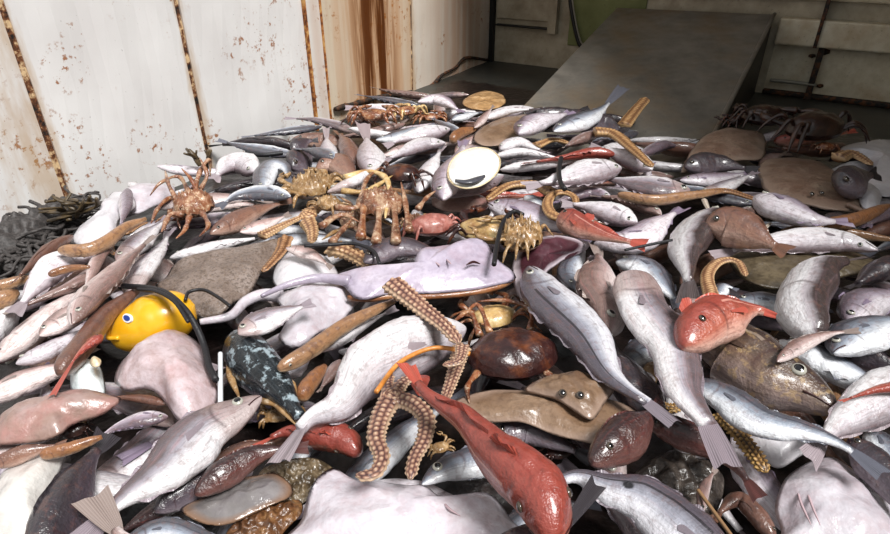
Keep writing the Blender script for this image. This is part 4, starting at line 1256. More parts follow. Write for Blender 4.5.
# ------------------------------------------------------------------ fish: path runs from snout to tail tip
FISH = [
 # foreground left
 ('whiting', [(263,399),(235,414),(205,436),(165,471),(125,506),(80,548)], 27, -80, 2.2, 'long silver whiting with a round eye and pointed snout, lower left', dict(hs=1.4, pec=1.7)),
 ('dark', [(40,575),(60,520),(84,472),(108,434)], 21, 25, 1.4, 'dark grey fish with its tail up beside the long silver whiting'),
 ('pink', [(175,625),(140,570),(120,535),(92,497)], 24, 80, 3.2, 'pinkish tail fan rising from the bottom edge in front of the whiting', dict(tail=0.3, ts=1.5)),
 ('silver', [(115,552),(160,532),(215,542),(260,560)], 13, 80, 2.6, 'silver back showing at the bottom edge under the long whiting'),
 ('brown', [(205,478),(225,461),(252,448),(288,440)], 11, 60, -0.3, 'glossy rust brown fish alongside the head of the long whiting'),
 ('lilac', [(168,417),(140,420),(115,429),(94,442)], 11, 80, 1.8, 'small lilac fish with an open mouth left of the whiting head'),
 ('brown', [(170,404),(135,398),(100,398)], 6, 60, 1.8, 'slim brown fish below the monkfish belly'),
 ('orange', [(36,455),(65,448),(97,437)], 5.5, 0, 3.0, 'orange brown eel-like strip above the spotted white belly'),
 ('brown', [(-14,470),(20,457),(62,447)], 7, 30, 2.2, 'reddish brown fish at the left edge above the spotted belly'),
 ('pink', [(-20,448),(20,450),(58,440)], 7, 80, 1.6, 'slim pinkish fish at the left edge under the ray wing'),
 ('maroon', [(190,500),(170,505),(140,520),(110,540)], 14, 60, 0.0, 'dark reddish fish in the gap below the long whiting'),
 ('maroon', [(196,494),(228,470),(262,454),(306,448)], 13, 50, 1.4, 'glossy dark red fish between the long whiting and the grey jellyfish', dict(eyes=False)),
 ('dark', [(150,512),(175,492),(205,480),(240,470)], 12, 40, 1.0, 'dark purple fish just under the belly of the long whiting', dict(eyes=False)),
 # left middle
 ('pink', [(-22,408),(20,386),(62,370),(95,350)], 18, 100, 0.8, 'broad pinkish grey fish at the left edge below the open-mouthed fish'),
 ('gurnard', [(98,336),(84,346),(70,360),(50,392)], 6, 70, 3.0, 'pink forked tail pointing down left of the monkfish', dict(tail=0.5, ts=1.6)),
 ('lilac', [(16,364),(45,352),(75,336),(98,322)], 13, 110, 2.2, 'lilac fish lying under the brown fish left of the float'),
 ('pink', [(36,336),(55,323),(80,308),(112,288)], 13, 80, 2.6, 'pinkish fish with a gaping mouth pointing down left'),
 ('pink', [(-5,362),(25,338),(55,312),(92,280)], 20, 120, 1.0, 'broad pale pinkish fish near the left edge under the gaping fish'),
 ('pink', [(78,322),(95,298),(113,278),(132,260),(155,238)], 14, -80, 2.4, 'pink silver fish with a dark eye left of the yellow float'),
 ('orange', [(56,372),(82,340),(104,314),(132,292)], 9, 0, 2.6, 'brown fish touching the left side of the yellow float', dict(mat=MAT['brown'], name='brown_fish')),
 ('pale', [(-15,345),(5,325),(20,300)], 14, 150, 0.6, 'white belly patch at the left edge'),
 ('pale', [(92,254),(62,263),(36,282),(12,312)], 13, 120, 2.0, 'white fish sloping down to the left edge below the black net'),
 ('pink', [(105,262),(78,283),(42,298),(8,312)], 10, 70, 1.4, 'pinkish fish under the white sloping fish by the net'),
 ('pink', [(112,248),(100,258),(90,278),(82,296)], 7, 80, 2.4, 'narrow pink fish pointing down between white and grey fish at left'),
 ('brown', [(70,234),(42,253),(12,278)], 6, 20, 2.2, 'slim brownish fish along the lower edge of the black net'),
 ('eel', [(-12,289),(8,283),(28,277)], 5, 0, 2.0, 'upper tan eel at the left edge under the net'),
 ('eel', [(-12,304),(6,298),(18,292)], 8, 0, 2.0, 'lower thick tan eel at the left edge under the net'),
 ('eel', [(58,251),(85,250),(105,241),(122,228),(140,221)], 4.5, 0, 3.2, 'thin tan eel crossing in front of the white skate by the net'),
 ('orange', [(50,276),(68,270),(90,268)], 3, 0, 3.4, 'thin pinkish orange eel on the white sloping fish'),
 ('whiting', [(114,262),(130,250),(146,233),(166,218)], 10, 80, 2.4, 'grey whiting with a dark mouth left of the spider crab'),
 ('whiting', [(130,297),(143,272),(158,248),(170,230)], 13, 110, 1.8, 'thick pale whiting right of the dark-mouthed one and above the float'),
 ('pale', [(170,258),(200,252),(230,243),(268,236)], 10, 120, 0.8, 'pale fish behind the speckled ray'),
 ('lilac', [(120,190),(118,210),(112,228)], 6, 60, 2.6, 'small pinkish tail across the white skate by the wall'),
 # top left by the wall
 ('silver', [(292,196),(265,192),(240,196),(222,206)], 8, 110, 1.6, 'arched grey fish right of the spider crab by the wall'),
 ('silver', [(262,192),(264,175),(272,165),(286,168),(288,184)], 9, 80, 1.0, 'bent grey fish curled by the wall'),
 ('pale', [(256,172),(242,164),(226,166),(214,180)], 10, 120, 0.6, 'whitish lump of fish against the white wall'),
 ('brown', [(210,234),(235,222),(262,209),(292,200)], 7, 40, 1.4, 'brownish grey fish behind the speckled ray'),
 ('pink', [(240,232),(262,226),(290,214)], 6, 60, 1.6, 'pinkish brown fish just above the speckled ray'),
 ('whiting', [(326,192),(345,184),(372,170),(384,160)], 9, 120, 2.2, 'pale grey whiting left of the dark crab shell'),
 ('brown', [(316,168),(335,164),(350,172),(362,184)], 10, 60, 1.4, 'pinkish brown fish behind the pale whiting'),
 ('silver', [(338,160),(322,153),(300,150)], 9, 80, 1.0, 'grey fish beside the rusty cover post'),
 ('dark', [(292,168),(304,156),(318,148)], 9, 40, 0.6, 'dark fish by the wall left of the rusty post'),
 ('dark', [(292,150),(306,142),(318,140)], 6, 40, 1.0, 'small dark fish touching the white wall'),
 ('pale', [(332,160),(328,148),(326,128)], 7, 80, 1.2, 'small white tail standing against the rusty post', dict(tail=0.35)),
 ('brown', [(356,165),(346,148),(338,132)], 9, 30, 0.6, 'dull brown fish left of the upright white tail'),
 ('pale', [(374,176),(372,160),(369,145),(364,124)], 11, 80, 2.0, 'white tail standing upright in the back left of the heap', dict(tail=0.35, ts=1.3)),
 ('silver', [(376,140),(395,137),(415,130),(435,124)], 7, 80, 0.8, 'grey fish behind the upright white tail'),
 ('pale', [(450,129),(428,134),(405,138),(385,146)], 7, 120, 1.2, 'white fish right of the upright tail'),
 ('pale', [(448,142),(428,144),(405,152),(388,160)], 7, 110, 1.4, 'white fish in front of the grey one at the back left'),
 ('pink', [(440,150),(420,150),(398,156)], 6, 60, 1.6, 'slim pink fish behind the dark crab shell'),
 ('lilac', [(418,102),(438,100),(462,112)], 7, 90, 1.6, 'lilac fish beside the rust crabs at the back'),
 ('silver', [(452,120),(466,116),(482,112)], 7, 90, 0.6, 'grey fish on the back edge of the heap left of the tan ray'),
 ('silver', [(460,132),(446,126),(432,118)], 6, 90, 0.6, 'small grey fish in front of the rust crabs'),
 ('orange', [(452,140),(460,133),(475,129)], 4, 0, 1.8, 'short orange strip left of the small brown flatfish'),
 ('pink', [(476,128),(486,117),(495,106)], 3, 60, 2.0, 'thin pink tail leaning on the tan ray at the back'),
 ('pale', [(485,119),(508,112),(538,109)], 6, 110, 1.0, 'white fish lying at the foot of the chute'),
 ('lilac', [(519,134),(536,124),(556,117),(572,112)], 11, 90, 1.8, 'lilac fish with a dark back at the foot of the chute'),
 ('pale', [(502,149),(518,143),(535,147),(548,152)], 9, 110, 1.2, 'white rounded fish right of the small brown flatfish'),
 ('dark', [(578,121),(556,127),(534,133)], 7, 60, 1.0, 'dark grey fish below the tail on the chute'),
 ('silver', [(556,132),(578,124),(598,113),(622,90)], 9, 80, 1.4, 'grey fish with its tail raised against the chute', dict(tail=0.3, ts=1.3)),
 ('dark', [(580,128),(603,124),(626,132)], 9, 40, 1.4, 'dark purple fish behind the golden starfish arm on the chute'),
 ('pink', [(594,134),(580,140),(560,148)], 8, 60, 1.6, 'pinkish white fish left of the golden starfish arm'),
 ('lilac', [(676,146),(662,146),(648,152),(636,160)], 8, 60, 1.0, 'purple fish lying at the lower right of the chute'),
 # middle
 ('lilac', [(437,198),(443,180),(450,162),(458,142)], 12, 100, 1.4, 'flat lilac fish left of the white oval shell'),
 ('pale', [(416,192),(424,175),(432,160),(440,148)], 9, 120, 1.6, 'narrow white fish right of the dark crab shell'),
 ('pale', [(503,176),(486,185),(458,193),(430,198)], 9, 70, 1.6, 'fish head with a dark eye below the white oval shell', dict(hs=1.5)),
 ('pale', [(495,156),(520,153),(550,156),(570,160)], 7, 120, 1.0, 'white fish right of the white oval shell'),
 ('pale', [(500,170),(528,166),(556,164),(585,160)], 7, 120, 1.4, 'white fish in front of the one beside the shell'),
 ('gurnard', [(614,155),(590,154),(560,159),(525,164)], 6, 60, 1.8, 'slim red fish behind the fish with the black band'),
 ('pale', [(620,168),(598,171),(568,178),(528,186)], 12, 110, 2.2, 'white fish with a black cord around its middle'),
 ('pale', [(652,170),(632,161),(608,150),(590,146)], 9, 110, 1.4, 'white fish under the golden arm that points to the chute'),
 ('whiting', [(690,190),(662,188),(630,184),(596,176)], 13, 100, 2.0, 'silver whiting above the long thin tan eel'),
 ('lilac', [(612,200),(590,192),(570,198),(550,204)], 9, 80, 1.2, 'lilac fish right of the coiled golden starfish arm'),
 ('pink', [(660,214),(640,204),(612,197),(590,195)], 9, 70, 1.6, 'pink fish under the long thin tan eel'),
 ('pale', [(642,224),(618,216),(592,209),(570,206)], 10, 110, 2.0, 'white fish with a red mouth above the red gurnard'),
 ('gurnard', [(564,216),(585,226),(608,236),(645,244)], 11, 50, 2.2, 'small red gurnard right of the coiled golden arm'),
 ('lilac', [(594,244),(630,240),(655,228),(682,208)], 16, 100, 1.6, 'broad lilac fish in the centre right above the silver pair'),
 ('lilac', [(488,204),(518,211),(550,223),(592,240)], 12, 60, 1.6, 'lilac fish below the golden starfish arms in the centre'),
 ('silver', [(525,196),(540,205),(560,215)], 8, 90, 0.8, 'small silver fish under the golden starfish coil'),
 ('silver', [(616,262),(640,267),(662,284),(682,308)], 19, 90, 1.0, 'grey silver fish wedged behind the two big silver fish'),
 ('silver', [(574,290),(571,272),(578,252),(588,238)], 11, 80, 1.0, 'small blue silver fish behind the maroon flatfish'),
 ('dark', [(362,262),(390,248),(420,250),(450,262)], 12, 80, 2.0, 'dark lilac fish tucked behind the lilac skate'),
 ('haddock', [(530,268),(548,294),(580,336),(612,372),(642,402),(668,418)], 25, -95, 2.6, 'big silver haddock sloping down to the right from the centre', dict(ts=.6, tail=.1)),
 ('pink', [(610,334),(606,312),(602,290),(599,268),(597,245)], 22, 60, 1.8, 'pinkish fish head pointing down between the two big silver fish', dict(hs=1.6)),
 ('whiting', [(638,278),(651,308),(671,346),(691,388),(704,420),(726,456)], 24, 85, 2.8, 'big white whiting sloping down right of the haddock', dict(ts=.8, eyes=False, prof='blunt')),
 ('bicolor', [(722,212),(702,226),(690,250),(687,276),(689,300)], 18, 60, 2.6, 'white fish with a dark back hanging down above the red gurnard head'),
 ('brown', [(700,224),(722,226),(748,236),(775,250)], 14, 40, 2.2, 'brown fish with a red mouth beside the small white starfish'),
 ('dark', [(655,420),(640,395),(625,365),(612,340)], 24, 60, -0.6, 'dark fish deep between the two big silver fish'),
 ('eel', [(620,194),(655,199),(690,195),(722,191)], 3.5, 0, 3.4, 'long thin tan eel across the middle right'),
 # centre left
 ('whiting', [(232,337),(252,326),(272,318),(300,308)], 14, 80, 1.6, 'grey white fish with a striped gill cover right of the black cord'),
 ('pink', [(286,248),(304,252),(318,258),(332,268)], 5.5, 60, 3.2, 'pink fish with a red tail above the white skate'),
 ('pale', [(462,330),(405,350),(366,374),(336,404),(308,424),(276,462)], 22, 150, 2.4, 'white fish with its tail crossing the red gurnard head', dict(eyes=False)),
 ('gurnard', [(359,454),(342,441),(318,433),(285,434),(255,446)], 17, 35, 1.0, 'red gurnard head poking out from under the white tail', dict(hs=1.9)),
 ('eel', [(280,368),(308,351),(345,326),(392,302)], 6.5, 0, 3.6, 'tan brown eel running down left from the lilac skate'),
 ('pale', [(318,352),(345,338),(370,322),(396,308)], 6, 150, 3.0, 'thin white belly just below the tan eel'),
 ('orange', [(300,398),(310,382),(325,366)], 8, 0, 1.4, 'orange pink stub below the tan eel'),
 ('lilac', [(282,378),(296,366),(315,352)], 11, 90, 1.2, 'small lilac fish right of the blue lobster'),
 ('pink', [(340,360),(330,376),(318,392)], 9, 60, 0.8, 'dull pink fish under the white fish with the crossing tail'),
 # bottom centre
 ('gurnard', [(545,535),(528,494),(498,458),(462,428),(432,400),(410,374)], 24, 15, 3.2, 'long red gurnard with its big head at the bottom centre', dict(hs=1.2)),
 ('silver', [(422,484),(446,471),(480,458),(525,448)], 19, 80, 1.2, 'grey fish head with a large eye left of the long red gurnard', dict(hs=2.2, ers=1.7)),
 ('haddock', [(760,590),(704,540),(652,502),(612,483),(576,476),(538,490)], 28, -80, 2.6, 'white haddock with a black thumbprint at the bottom right of the gurnard', dict(mat=MAT['haddock_spot'])),
 ('dark', [(500,548),(545,535),(576,524),(600,486)], 13, 70, 3.4, 'grey tail fin standing up beside the gurnard head', dict(tail=0.45, ts=1.4)),
 ('silver', [(480,560),(530,512),(560,505),(600,505)], 14, 80, 0.6, 'blue silver fish under the gurnard head'),
 ('maroon', [(594,466),(614,448),(640,430),(662,408)], 19, 50, 1.8, 'dark red fish with a round eye under the brown flatfish', dict(hs=1.6)),
 ('maroon', [(640,418),(688,438),(724,460),(752,496)], 13, 30, 2.2, 'red brown tail right of the dark red fish'),
 ('dark', [(495,440),(525,432),(556,442),(590,462)], 17, 70, 0.2, 'dark fish in the gap between the red gurnard and the brown flatfish'),
 ('pink', [(700,512),(704,490),(716,468)], 6, 30, 2.6, 'thin pink fish standing in the lumpy clump'),
 ('brown', [(775,540),(752,510),(735,500),(712,520)], 12, 40, 1.0, 'brown fish in the gap left of the pinkish skate'),
 ('pale', [(655,385),(640,378),(622,382)], 10, 90, 0.4, 'small tan grey fish under the big white whiting'),
 # right
 ('cod', [(834,411),(800,392),(766,371),(730,352),(694,338),(655,330)], 34, -65, 1.8, 'large brown cod head with a bright eye on the right', dict(hs=2.0)),
 ('gurnard', [(684,346),(706,326),(730,315),(752,314),(768,318)], 20, 60, 2.8, 'red gurnard head above the large brown cod', dict(hs=2.2, ts=.3, tail=.08)),
 ('silver', [(686,380),(724,398),(760,419),(800,430),(838,442),(874,470)], 17, 75, 2.8, 'long blue silver fish curving along the jaw of the cod'),
 ('bicolor', [(824,336),(815,312),(818,290),(834,272),(872,262)], 20, -60, 2.4, 'white fish head hanging down at the right below the sole', dict(hs=1.8, eyes=False, prof='blunt')),
 ('silver', [(735,301),(765,304),(795,306),(830,308)], 15, 80, 0.8, 'striped silver fish below the olive sole'),
 ('lilac', [(846,322),(860,304),(882,296),(925,290)], 18, 80, 1.8, 'lilac fish at the right edge beside the white fish head'),
 ('silver', [(846,352),(870,334),(905,326),(950,322)], 22, 100, 1.4, 'speckled grey fish at the right edge under the lilac one'),
 ('silver', [(780,340),(825,362),(878,388),(930,410)], 28, 110, 1.0, 'blue grey fish flank behind the snout of the cod'),
 ('dark', [(805,335),(850,350),(900,372),(940,390)], 11, 20, 2.4, 'dark narrow back lying on the blue grey flank at right'),
 ('pink', [(784,360),(805,345),(832,335),(858,332)], 6, 60, 3.0, 'thin pink strip from the cod to the white fish head'),
 ('pale', [(915,372),(876,396),(846,424),(815,452)], 22, 120, 1.6, 'cream white fish with red streaks at the right edge by the cod snout'),
 ('gurnard', [(900,378),(870,382),(838,392)], 6, 60, 3.2, 'thin red fish on the cream white one at the right edge'),
 ('dark', [(845,440),(868,466),(896,500),(920,530)], 17, 60, 1.2, 'dark grey fish behind the pinkish skate at the right edge'),
 ('silver', [(870,430),(885,452),(905,480)], 16, 80, 1.8, 'silver flank at the right edge above the dark fish'),
 ('pale', [(876,250),(840,242),(800,241),(760,246),(716,256)], 11, 120, 1.8, 'white fish with a red gash behind the olive sole'),
 ('lilac', [(756,198),(780,209),(810,219),(845,222)], 16, 90, 1.8, 'pale lilac fish in front of the round brown ray'),
 ('silver', [(716,296),(724,286),(738,290)], 8, 90, 2.2, 'small silver fish inside the curled tan starfish arm'),
 ('dark', [(684,166),(715,163),(756,170)], 9, 50, 1.2, 'dark purple fish under the curled ray wing'),
 ('lilac', [(680,180),(715,179),(752,172)], 6, 60, 1.4, 'slim lilac fish in front of the curled ray wing'),
 ('whiting', [(700,194),(726,185),(756,172)], 8, 100, 1.6, 'grey whiting between the curled wing and the round brown ray'),
 ('dark', [(836,184),(852,176),(874,172)], 12, 50, 1.6, 'dark purple fish right of the round brown ray'),
 ('dark', [(824,226),(842,221),(864,224)], 9, 50, 1.6, 'dark fish below the round brown ray'),
 ('orange', [(826,224),(856,219),(888,206)], 5, 0, 3.0, 'golden strip at the right edge below the ray'),
 ('eel', [(780,234),(812,229),(845,233),(895,240)], 4.5, 0, 2.4, 'long tan eel right of the small white starfish'),
 ('brown', [(900,226),(878,232),(850,238)], 9, 40, 1.0, 'brown fish at the right edge behind the olive sole'),
 ('dark', [(905,262),(880,268),(850,285)], 14, 40, 0.8, 'dark brown fish right of the white fish head'),
 ('lilac', [(905,210),(885,215),(868,228)], 9, 70, 1.2, 'lilac fish at the right edge below the golden strip'),
 ('dark', [(690,350),(702,372),(715,395),(730,410)], 14, 40, 0.2, 'dark fish between the big white whiting and the cod'),
]
for e in FISH:
    kw = e[6] if len(e) > 6 else {}
    Fi(e[0], e[1], e[2], e[3], e[4], e[5], **kw)

# lobster: dark blue shell with an orange patch and a leg
lob = Fi('lobster', [(242,334), (256,356), (276,386), (304,416)], 24, 10, 1.4, 'dark blue mottled lobster shell left of the white fish', cat='lobster')
ll = np.array(lob.location)
for pth, w in [([(236,352),(234,372),(244,398)], 5), ([(262,400),(280,405),(300,424)], 4), ([(285,372),(296,384),(300,398)], 4)]:
    Q = [unp(x, y, 0.06) for x, y in pth]
    v_, f_, c_ = limb(Q, w * mpp(Q[0]), w * 0.5 * mpp(Q[0]), 2)
    mesh_obj('leg', v_, f_, MAT['crab_tan'], lob, ll, c_)
Q = np.array([unp(x, y, 0.095) for x, y in [(240,348),(256,346),(274,350)]])
v_, f_, c_ = tube_arrays(catmull(Q, 14), np.sin(np.linspace(0.4, 2.7, 14)) * 0.02, np.full(14, 0.006), nv=8)
mesh_obj('shell_patch', v_, f_, MAT['crab_rust'], lob, ll, c_)

# ------------------------------------------------------------------ starfish
SP, SG, ST, SBn = MAT['star_pink'], MAT['star_gold'], MAT['star_tan'], MAT['star_brown']
starfish([([(392,398),(382,415),(376,438),(382,458),(372,475),(348,474)], 13), ([(392,398),(412,404),(426,418),(424,440),(414,460),(409,486)], 12),
          ([(392,398),(402,384),(416,374)], 10), ([(392,398),(388,385),(392,372)], 9)], SP, 'large knobbly pinkish tan starfish with two dangling arms at the centre', L=3.6, hub=(392,398,13), rows=8)
starfish([([(390,292),(414,312),(438,332),(452,350)], 12), ([(452,350),(448,362),(432,366)], 7)], SP, 'knobbly starfish arm lying over the lower edge of the lilac skate', L=2.6, rows=9)
starfish([([(466,348),(460,368),(452,392),(446,408)], 10)], SP, 'knobbly starfish arm lying against the round brown crab', L=3.6, rows=9)
starfish([([(594,132),(612,134),(630,148),(652,168)], 8)], SG, 'golden starfish arm pointing down from the chute', L=2.8, rows=5, k=.15)
starfish([([(624,126),(634,113,.02),(648,97,.05)], 7)], SG, 'short golden starfish arm standing up on the chute', L=1.6, rows=5, k=.2, taper=.8)
starfish([([(552,193),(535,185),(508,186),(484,202)], 8)], SG, 'golden starfish arm arching right of the white shell', L=2.6, rows=5, k=.15)
starfish([([(574,218),(552,216),(545,204),(554,193),(570,196),(574,208)], 7)], SG, 'coiled golden starfish arm left of the small red gurnard', L=2.8, rows=5, k=.15)
starfish([([(536,146),(553,140),(572,144)], 6)], SG, 'small golden starfish arm at the foot of the chute', L=1.8, rows=5, k=.15)
starfish([([(708,298),(704,276),(716,262),(734,262),(744,280)], 8)], ST, 'curled tan starfish arm above the red gurnard head at right', L=2.8, rows=5, k=.15)
starfish([([(700,194),(725,191),(748,197),(764,203)], 6)], SBn, 'brown starfish arm in front of the grey whiting at right', L=2.6, rows=5, k=.15)
starfish([([(332,248),(352,254),(380,272)], 13)], ST, 'stubby ridged starfish arm behind the lilac skate', L=2.0, rows=9, k=.4)
starfish([([(262,236),(282,226),(308,214)], 7), ([(308,222),(312,232),(312,244)], 9), ([(308,214),(324,204),(340,200)], 8)], ST, 'tan knobbly starfish above the speckled ray', L=2.2, hub=(308,216,9), rows=7)
starfish([([(126,232),(112,236),(108,248),(114,256)], 5), ([(126,232),(136,226),(146,222)], 4)], SBn, 'brown starfish curled beside the dark-mouthed whiting', L=2.8, rows=5)
starfish([([(720,414),(738,433),(754,454),(768,476)], 10)], MAT['grain'], 'golden grainy starfish arm beside the white flat belly at right', L=1.8, rows=9, k=.5, taper=.8)
starfish([([(655,405),(672,408),(690,402)], 8)], MAT['grain'], 'golden grainy scrap under the tail of the big white whiting', L=0.6, rows=9, k=.5)
starfish([([(762,230),(754,222)], 3), ([(762,230),(774,238)], 3), ([(762,230),(756,241)], 3), ([(762,230),(772,222)], 3), ([(762,230),(742,226)], 3)], MAT['star_white'], 'small white five-armed starfish on the right', L=3.4, hub=(762,230,4), rows=5, k=.1)
starfish([([(704,200),(709,210),(718,218)], 3)], MAT['star_white'], 'thin white starfish arm above the brown fish with a red mouth', L=3.4, rows=5, k=.1)
starfish([([(760,222),(744,210),(728,206)], 3)], ST, 'thin tan starfish arm behind the small white starfish', L=3.0, rows=5, k=.1)
starfish([([(838,158),(852,154),(874,166)], 8)], ST, 'tan ridged starfish arm at the right next to the white belly', L=2.4, rows=7, k=.35)

# ------------------------------------------------------------------ crabs
CS, CB, CD, CT = MAT['crab_spider'], MAT['crab_brown'], MAT['crab_dark'], MAT['crab_tan']
crab((513,357), 43, 10, CB, 'round dark reddish brown crab shell in the centre', L=2.2, aspect=0.78, dome=0.5, claws=False, name='brown_crab', legmat=MAT['crab_rust'],
     legs=[([(480,335),(470,312),(450,326)], 5), ([(490,332),(478,305),(462,318)], 4.5), ([(530,330),(530,310),(505,301),(478,302)], 5), ([(545,372),(558,382),(552,396)], 5), ([(478,372),(468,386),(470,402)], 5)])
crab((494,318), 24, 20, MAT['crab_cream'], 'cream crab underside behind the round brown crab', L=1.2, claws=True, name='crab', seed=5, legmat=MAT['crab_rust'])
crab((402,173), 17, -20, CB, 'dark maroon crab shell at the back left of the centre', L=2.2, dome=.55, aspect=.85, claws=False, name='brown_crab', seed=3, leglen=.9)
crab((385,205), 22, 0, CS, 'orange brown spider crab with pale upright legs in the upper centre', L=1.2, aspect=1.0, dome=.6, spiky=.4, claws=False, name='spider_crab', legmat=[CS, MAT['crab_cream'], MAT['crab_rust'], CS],
     legs=[([(352,178),(375,172),(392,182),(390,215)], 5), ([(345,205),(365,204),(372,180),(385,168)], 5), ([(368,232),(370,205),(368,185)], 6), ([(382,236),(384,210),(380,182)], 6),
           ([(400,236),(398,205),(392,178)], 6), ([(412,226),(408,200),(404,182)], 5), ([(342,236),(352,225),(360,215)], 5), ([(420,206),(428,196),(436,190)], 4), ([(350,190),(372,190),(396,176)], 4.5), ([(332,222),(350,212),(366,218)], 5)], legL=0.02)
crab((352,222), 13, -40, CS, 'small spider crab in front of the pale-legged one', L=2.0, aspect=1.0, dome=.6, spiky=.5, claws=False, name='spider_crab', seed=31, legmat=[CS, MAT['crab_tan'], MAT['crab_cream']],
     legs=[([(350,222),(335,216),(322,222)], 4), ([(348,226),(334,232),(322,240)], 4), ([(356,216),(350,204),(338,196)], 4), ([(360,222),(376,218),(392,226)], 4), ([(356,228),(366,238),(382,240)], 4), ([(352,216),(362,202),(358,190)], 4)], legL=.015)
crab((415,222), 10, 20, CS, 'small spider crab between the pale legs and the pinkish red crab', L=1.8, aspect=1.0, dome=.6, spiky=.5, claws=False, name='spider_crab', seed=32, legmat=[CS, MAT['crab_tan']], leglen=1.3, legr=.18)
crab((180,215), 12, 70, MAT['crab_rust'], 'small rust spider crab below the one climbing the wall', L=1.6, aspect=1.0, dome=.6, spiky=.5, claws=False, name='spider_crab', seed=33, leglen=1.4, legr=.16)
crab((312,190), 22, 30, MAT['crab_tan'], 'tan encrusted crab right of the bent grey fish', L=1.2, aspect=.9, dome=.55, spiky=.6, name='spider_crab', seed=8, leglen=1.0, legr=.14)
crab((330,206), 12, -30, MAT['crab_tan'], 'small yellowish crab in front of the encrusted tan one', L=2.4, aspect=.9, dome=.6, spiky=.5, name='spider_crab', seed=9, leglen=1.0, legr=.14, claws=False)
crab((200,205), 18, 10, CS, 'orange brown spider crab climbing the wall at the left', L=1.6, aspect=1.1, dome=.7, spiky=.5, claws=False, name='spider_crab', legmat=[CS, MAT['crab_rust'], CS],
     legs=[([(195,190),(185,176,.03),(168,182,.03),(158,194)], 3.5), ([(200,188),(206,170,.04),(214,160,.06),(215,176)], 4), ([(206,188),(212,174,.04),(205,158,.08)], 3.5), ([(190,205),(178,196),(166,206),(160,220)], 4),
           ([(190,212),(178,212),(170,228)], 4.5), ([(208,210),(214,222),(206,232)], 4), ([(196,214),(192,226),(184,234)], 4), ([(204,196),(198,180,.04),(188,168,.07)], 3.5), ([(185,200),(176,184,.03),(172,170,.03)], 3.5)], legL=0.02)
crab((378,116), 15, 0, MAT['crab_rust'], 'rust brown crab at the back left under the torn wall edge', L=1.2, name='crab', seed=11, legr=.16, leglen=1.0)
crab((408,112), 12, 40, MAT['crab_rust'], 'rust crab with pale legs left of the lilac fish at the back', L=1.4, name='crab', seed=12, legr=.18, leglen=1.2, legmat=MAT['crab_cream'])
crab((358,122), 10, -30, CB, 'small dark rust crab against the rusty foot of the wall', L=0.8, name='crab', seed=13, legr=.16, leglen=1.0)
crab((430,118), 11, 10, MAT['crab_rust'], 'small rust crab in front of the lilac fish at the back', L=0.6, name='crab', seed=14, legr=.18, leglen=1.0)
crab((812,128), 25, 15, CD, 'dark glossy crab on the bare deck at the right', L=2.0, dome=.55, name='brown_crab', seed=15, leglen=.9)
crab((768,118), 17, -10, CD, 'dark crab left of the glossy one at the right', L=2.0, dome=.6, name='brown_crab', seed=16, leglen=.9)
crab((736,122), 10, 30, CB, 'small dark crab behind the curled ray wing', L=1.6, dome=.6, name='crab', seed=17, leglen=1.0, legr=.16)
crab((825,148), 9, 0, MAT['crab_rust'], 'small orange brown crab in front of the dark glossy crab', L=2.2, dome=.6, name='crab', seed=18, claws=False, leglen=.8)
crab((486,232), 27, -15, MAT['crab_cream'], 'cream and brown crab lying on its back behind the lilac skate', L=1.8, aspect=.6, dome=.5, name='crab', seed=19, legmat=CB, leglen=.7)
crab((526,236), 22, 60, CT, 'golden brown encrusted crab with a black cord behind the skate', L=1.8, aspect=.9, dome=.55, spiky=.7, name='crab', seed=20, leglen=.7)
crab((434,226), 22, 15, MAT['pinkclaw'], 'pinkish red crab shell behind the lilac skate', L=1.8, aspect=.7, dome=.55, name='crab', seed=21, claws=False, leglen=.6)
crab((280,415), 15, 20, CT, 'tan broken crab between the whiting snout and the white tail', L=0.8, spiky=.5, name='crab', seed=22, leglen=.8, legr=.16)
crab((560,452), 14, 20, CB, 'small dark crab under the brown flatfish', L=0.4, name='crab', seed=23, leglen=.9)
crab((440,448), 10, 20, CT, 'small tan crab beside the dangling starfish arm', L=0.8, name='crab', seed=24, leglen=.9, legr=.16)
crab((75,430), 13, 20, CD, 'dark glossy crab in the gap left of the lilac fish', L=1.2, name='crab', seed=25, claws=False, leglen=.7, dome=.7, aspect=.9)
crab((655,372), 15, 40, MAT['crab_tan'], 'tan shell in the gap between the haddock and the white whiting', L=-0.4, name='crab', seed=26, claws=False, leglen=.6, dome=.6, aspect=.85)

# ------------------------------------------------------------------ shell, float, cords, net, weed
slab('oval_shell', [(446,176),(447,163),(456,153),(470,148),(484,149),(493,157),(492,168),(483,178),(470,184),(456,184)], MAT['shell'],
     'smooth white oval shell with a dark patch in the upper middle', 'shell', L=3.6, thick=0.016, p=3.0, wavy=0.0)
o = bpy.data.objects['oval_shell']
Q = np.array([unp(x, y, 0.121) for x, y in [(452,178),(464,179),(479,174)]])
v_, f_, c_ = tube_arrays(catmull(Q, 14), np.sin(np.linspace(0.25, 2.9, 14)) * 0.016, np.full(14, 0.006), nv=8)
mesh_obj('dark_patch', v_, f_, MAT['shell_patch'], o, np.array(o.location), c_)
Q = np.array([unp(x, y, 0.107) for x, y in [(446,176),(447,163),(456,153),(470,148),(484,149),(493,157),(492,168),(483,178),(470,184),(456,184)]])
Qc = catmull(Q, 60, closed=True); Qc = np.vstack([Qc, Qc[:1]])
v_, f_, c_ = tube_arrays(Qc, np.full(len(Qc), 0.0028), nv=8)
mesh_obj('rim', v_, f_, MAT['cream'], o, np.array(o.location), c_)
slab('small_shell', [(90,362),(95,357),(101,360),(100,367),(93,368)], MAT['cream'], 'tiny yellowish shell on the pale bluish chunk', 'shell', L=3.4, thick=0.012, single=True)

